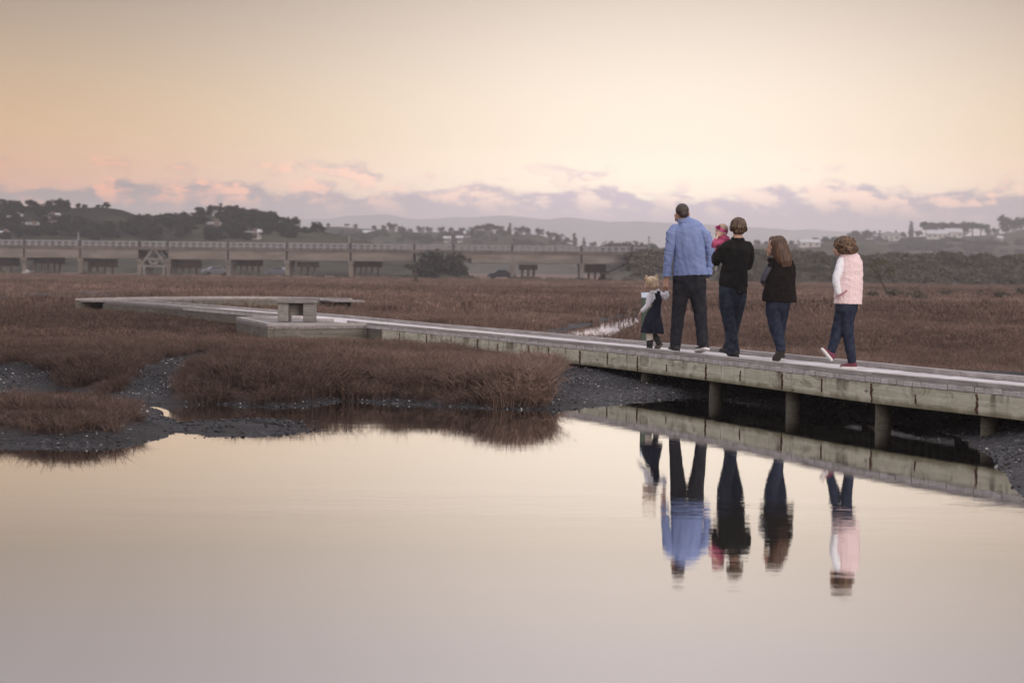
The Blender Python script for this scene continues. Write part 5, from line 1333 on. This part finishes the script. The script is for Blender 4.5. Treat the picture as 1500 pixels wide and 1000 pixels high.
f.tube(mb, [(1133.6, 444, 0, 12.2, .105), (1132.8, 458, 0, 11.2, .095), (1134.5, 472, .01, 10.2, .085), (1137.6, 484, .01, 9.6, .08), (1141, 497, -.01, 8.6, .072), (1143.2, 508, -.03, 7.4, .065), (1144, 514.5, -.04, 6.6, .06)], flat='end')
f.tube(mb, [(1147.4, 444, .02, 10.6, .105), (1147, 458, .05, 9.8, .09), (1145.6, 472, .1, 8.6, .08), (1145, 486, .16, 7.6, .07), (1146, 502, .23, 6.6, .06), (1147, 515, .28, 6.2, .06)], flat='end')
mb.fused('jeans', m_jean3, f.root, .008, 3, legfolds(.006, 9))
f.shoe(f.P(1146.0, 512.5, -.07), f.P(1134.0, 530.2, -.02), V3((-.25, .9, .25)), .085, .07, m_shoe, m_soled, .02)
f.shoe(f.P(1149, 525.2, .2), f.P(1146, 522.6, .42), V3((0, 0, 1)), .085, .065, m_shoe, m_soled, .02)

# ---- curly haired girl in the pink fleece vest
f = Fig(1245, 540, 'girl with curly brown hair in a fluffy pink vest and navy trousers walking last')
mb = MB()
f.ball(mb, 1234.5, 360.5, .0, 11, .09, 13.0); f.ball(mb, 1227.5, 368, .02, 6.6, .062, 6.8); f.ball(mb, 1222, 366, .04, 1.6, .014, 2.0)
f.tube(mb, [(1241, 382, 0, 6.8, .05), (1237, 371, .0, 6.4, .055)]); f.tube(mb, [(1243, 388, 0, 12, .065), (1242, 430, 0, 12, .07)])
f.tube(mb, [(1231, 386, -.04, 4.2), (1223, 408, -.08, 3.5), (1226.5, 428, -.08, 3)]); f.hand(mb, f.P(1226.5, 428, -.08), V3((.5, .3, -.9)), V3((.3, 1, 0)), .14, .5)
f.tube(mb, [(1257, 386, .02, 4.2), (1260, 415, .05, 3.5), (1257.5, 440, .05, 3)]); f.hand(mb, f.P(1257.5, 441, .03), V3((-.05, 0, -1)), V3((-1, .3, 0)), .15, .55)
f.tube(mb, [(1241, 452, 0, 8), (1243, 490, 0, 5), (1248, 530, 0, 3.5)]); f.tube(mb, [(1236, 452, .05, 8), (1225.5, 490, .05, 5), (1216, 519, -.02, 3.4)])
mb.fused('body', m_skin, f.root, .0065, 2)
r = random.Random(4); mb = MB(); f.ball(mb, 1237.2, 358.5, -.01, 15, .115, 13.2); f.ball(mb, 1241, 366, -.03, 14.5, .10, 8.8)
for i in range(230):
    a = r.uniform(0, 6.28); t_ = r.uniform(-1, 1); q = math.sqrt(1 - t_ * t_); x = 1238 + 17.0 * q * math.cos(a) + (2.5 if t_ < -.1 else 0); y = 360.5 - 14.2 * t_; dy = -.005 + .115 * q * math.sin(a)
    if x < 1226 and y > 364 and dy > -.03: continue
    mb.ball(f.P(min(x, 1256), y, dy), tuple(r.uniform(.008, .016) for _ in range(3)), nu=7, nv=5)
mb.fused('hair', m_hairc, f.root, .006, 1, strands(.005, 70, 60, 9))
mb = MB()
f.tube(mb, [(1241.5, 371.5, 0, 11.5, .075), (1243, 377, 0, 16.5, .098), (1244, 388, 0, 20, .115), (1244, 402, 0, 20.4, .12), (1243.2, 418, 0, 20.8, .125), (1242.2, 434, 0, 20.8, .127), (1242, 445, 0, 20.8, .13)], flat='end')
f.tube(mb, [(1252, 378, 0, 6), (1258, 385, .01, 6.2), (1260.5, 402, .03, 4.6)])
def fluffy(co): return .0035 * mnoise.noise(co * 55) + .0025 * mnoise.noise(co * 110) + folds(.006, seed=2)(co)
mb.fused('vest', m_pinkf, f.root, .007, 2, fluffy)
f.ring('collar', m_pinkf, f.P(1241, 371.5, 0), 10.8 * f.U, .078, 5 * f.U, 1.1, .016)
mb = MB(); f.tube(mb, [(1231.5, 382.5, -.05, 5.8), (1228.6, 391, -.075, 6.3), (1224.6, 402, -.10, 6.2), (1222.6, 409.5, -.11, 6.0), (1223.4, 417, -.11, 5.6), (1225.8, 428, -.105, 4.6)]); mb.fused('sleeve', m_white, f.root, .007, 3, folds(.006, 14, 22))
mb = MB(); f.tube(mb, [(1222.5, 434.5, -.118, 1.0), (1230, 431, -.128, 1.1), (1237.5, 425.5, -.133, 1.0)]); mb.build('pocket_edge', mat('pink_lining', (.36, .15, .18), None), f.root, smooth=True)
mb = MB()
f.tube(mb, [(1241.5, 436, 0, 17.0, .108), (1240.5, 450, 0, 17.0, .112)], flat='start')
f.tube(mb, [(1244, 447, 0, 13, .11), (1241.5, 462, -.01, 11.2, .1), (1241.2, 478, -.01, 9.4, .085), (1242.6, 493, -.01, 8.4, .075), (1245.2, 510, 0, 7.6, .07), (1247.6, 526, 0, 6.6, .062), (1248.2, 531, 0, 6.4, .06)], flat='end')
f.tube(mb, [(1236.5, 449, .03, 12, .105), (1233, 464, .05, 10.2, .095), (1229.2, 479, .06, 9.2, .08), (1224.8, 494, .04, 8.2, .075), (1219.8, 508, .0, 7.0, .066), (1216.6, 517, -.02, 6.2, .06)], flat='end')
mb.fused('trousers', m_jean3, f.root, .008, 3, legfolds(.006, 14))
for a, b_ in (((1248.6, 533, 0), (1249, 536, 0)), ((1215.2, 519, -.03), (1213.4, 522, -.03))):
    mb = MB(); f.tube(mb, [(*a, 5.0), (*b_, 4.8)]); mb.build('sock', m_sock, f.root, smooth=True)
f.shoe(f.P(1254.2, 540, -.02), f.P(1231, 539.4, .03), V3((0, 0, 1)), .08, .062, m_maroon, m_sole, .018)
f.shoe(f.P(1216.5, 528.5, -.04), f.P(1201.5, 510.8, -.05), V3((.75, .1, .65)), .08, .066, m_maroon, m_sole, .018)

# ---- little girl in the pinafore
f = Fig(956, 513.5, 'little blonde girl with pigtails in a navy pinafore')
mb = MB()
f.ball(mb, 954, 415.5, .0, 8.8, .082, 9.6); f.ball(mb, 949.5, 420, .03, 5.6, .055, 5.4); f.ball(mb, 945, 419.2, .045, 1.1, .01, 1.2); f.ball(mb, 951.6, 420.8, -.05, 1.0, .012, 1.8)
f.tube(mb, [(959.5, 431, 0, 3.8, .038), (956.5, 421, 0, 3.8, .04)]); f.tube(mb, [(961.8, 433, 0, 4.4, .035), (960.5, 462, 0, 5, .045), (957, 474, 0, 7, .06)])
f.tube(mb, [(953, 431, 0, 2.6), (950.6, 446, -.02, 2.3), (941, 455, .0, 1.9)]); f.hand(mb, f.P(940.6, 455.4, 0), V3((-.75, .2, -.75)), V3((.5, 0, -.6)), .10, .45, -1)
f.tube(mb, [(968.5, 432, 0, 2.6), (976, 438.5, 0, 2.3), (976.6, 428, 0, 1.9)]); f.hand(mb, f.P(976.6, 428, .01), V3((-.1, 0, 1)), V3((-.6, -.7, 0)), .095, .8, 1)
f.tube(mb, [(952.5, 474, 0, 4.5), (951.5, 492, 0, 3.2), (951.4, 508, 0, 2.6)]); f.tube(mb, [(961.5, 474, .02, 4.5), (962.5, 490, .03, 3.2), (963.5, 502, .0, 2.6)])
mb.fused('body', m_skinb, f.root, .0055, 2)
mb = MB(); f.ball(mb, 955, 413.6, -.008, 9.6, .088, 9.4); f.ball(mb, 957.6, 418, -.025, 8.0, .068, 6.6)
for rows in ([(949, 409.5, -.01, 3.0), (947.2, 406, -.01, 2.5), (946.3, 403.4, -.01, 1.2)], [(961, 409, -.01, 3.0), (961.8, 405, -.01, 2.3), (961.2, 401.6, -.01, 1.0)], [(948.2, 407.5, -.01, 2.3), (944.6, 408.6, -.01, 1.7), (944, 411, 0, .8)], [(962, 407, -.01, 2.0), (963.6, 408.4, -.01, 1.5), (963.6, 411, 0, .7)]): f.tube(mb, rows, n=8)
mb.fused('hair', m_hairk, f.root, .0055, 1, strands(.0025, 60, 14, 2))
for px_, py_ in ((949, 408.6), (961.4, 408)):
    mb = MB(); mb.ball(f.P(px_, py_, -.02), (.018, .016, .008), nu=10, nv=6); mb.build('hair_tie', m_white, f.root, smooth=True)
mb = MB()
f.tube(mb, [(960.8, 427.6, 0, 6.6, .05), (961.6, 431, 0, 9, .062), (962, 440, 0, 7.4, .06)])
f.tube(mb, [(954.5, 430, 0, 4), (951.6, 434, -.01, 4.8), (950.4, 441, -.02, 4.6), (949.4, 447, -.02, 4.2), (944.6, 451.8, -.01, 3.6), (941, 455, 0, 3.0)])
f.tube(mb, [(967, 430, 0, 4), (971, 433, 0, 4.4), (975.4, 437.6, 0, 4.3), (976.8, 433.5, 0, 3.8), (976.8, 428.5, 0, 3.1)])
mb.fused('blouse', m_white, f.root, .006, 2, folds(.004, 16, 24))
f.ring('collar', m_white, f.P(959.3, 427.2, 0), 6.2 * f.U, .05, 3.6 * f.U, 1.3, .006, Matrix.Rotation(math.radians(8), 3, 'Y'))
mb = MB()
f.tube(mb, [(962.4, 431.5, 0, 7.4, .066), (962.8, 438, 0, 7.3, .068), (961.4, 449.5, 0, 6.5, .062), (958.4, 458, 0, 10, .085), (957, 467, 0, 13, .105), (956.2, 477, 0, 15.2, .12), (955.6, 487.4, 0, 17, .132)], flat='end')
def pleats(co):
    a = math.atan2(co.y, co.x - f.P(956, 475).x); k = max(0, min(1, (.40 - co.z) / .2)); return k * .008 * math.sin(a * 15 + 2 * mnoise.noise(co * 6)) + .002 * mnoise.noise(co * 25)
mb.fused('pinafore', m_navy, f.root, .006, 2, pleats)
mb = MB(); f.tube(mb, [(951.8, 484, 0, 5.4), (951.4, 494, 0, 5.0), (951.4, 502, 0, 4.3)]); f.tube(mb, [(961.5, 484, .02, 4.6), (962, 492, .02, 4.0)]); mb.fused('tights', m_tights, f.root, .006, 2)
for rows in ([(951.8, 500, 0, 5.2), (951.6, 506, 0, 4.6), (951.6, 511, 0, 4.4)], [(960.6, 490.5, .02, 4.6), (962.2, 496, .0, 4.6), (964.4, 501.5, -.03, 4.4)]):
    mb = MB(); f.tube(mb, rows); mb.fused('boot', m_shoe, f.root, .006, 2)
f.shoe(f.P(954.6, 513.4, -.04), f.P(945.4, 512.8, .06), V3((0, 0, 1)), .062, .05, m_shoe, m_soled, .012)
f.shoe(f.P(968.4, 502, -.04), f.P(960.4, 513.2, -.02), V3((-.2, .9, .35)), .068, .05, m_shoe, m_solebr, .014)
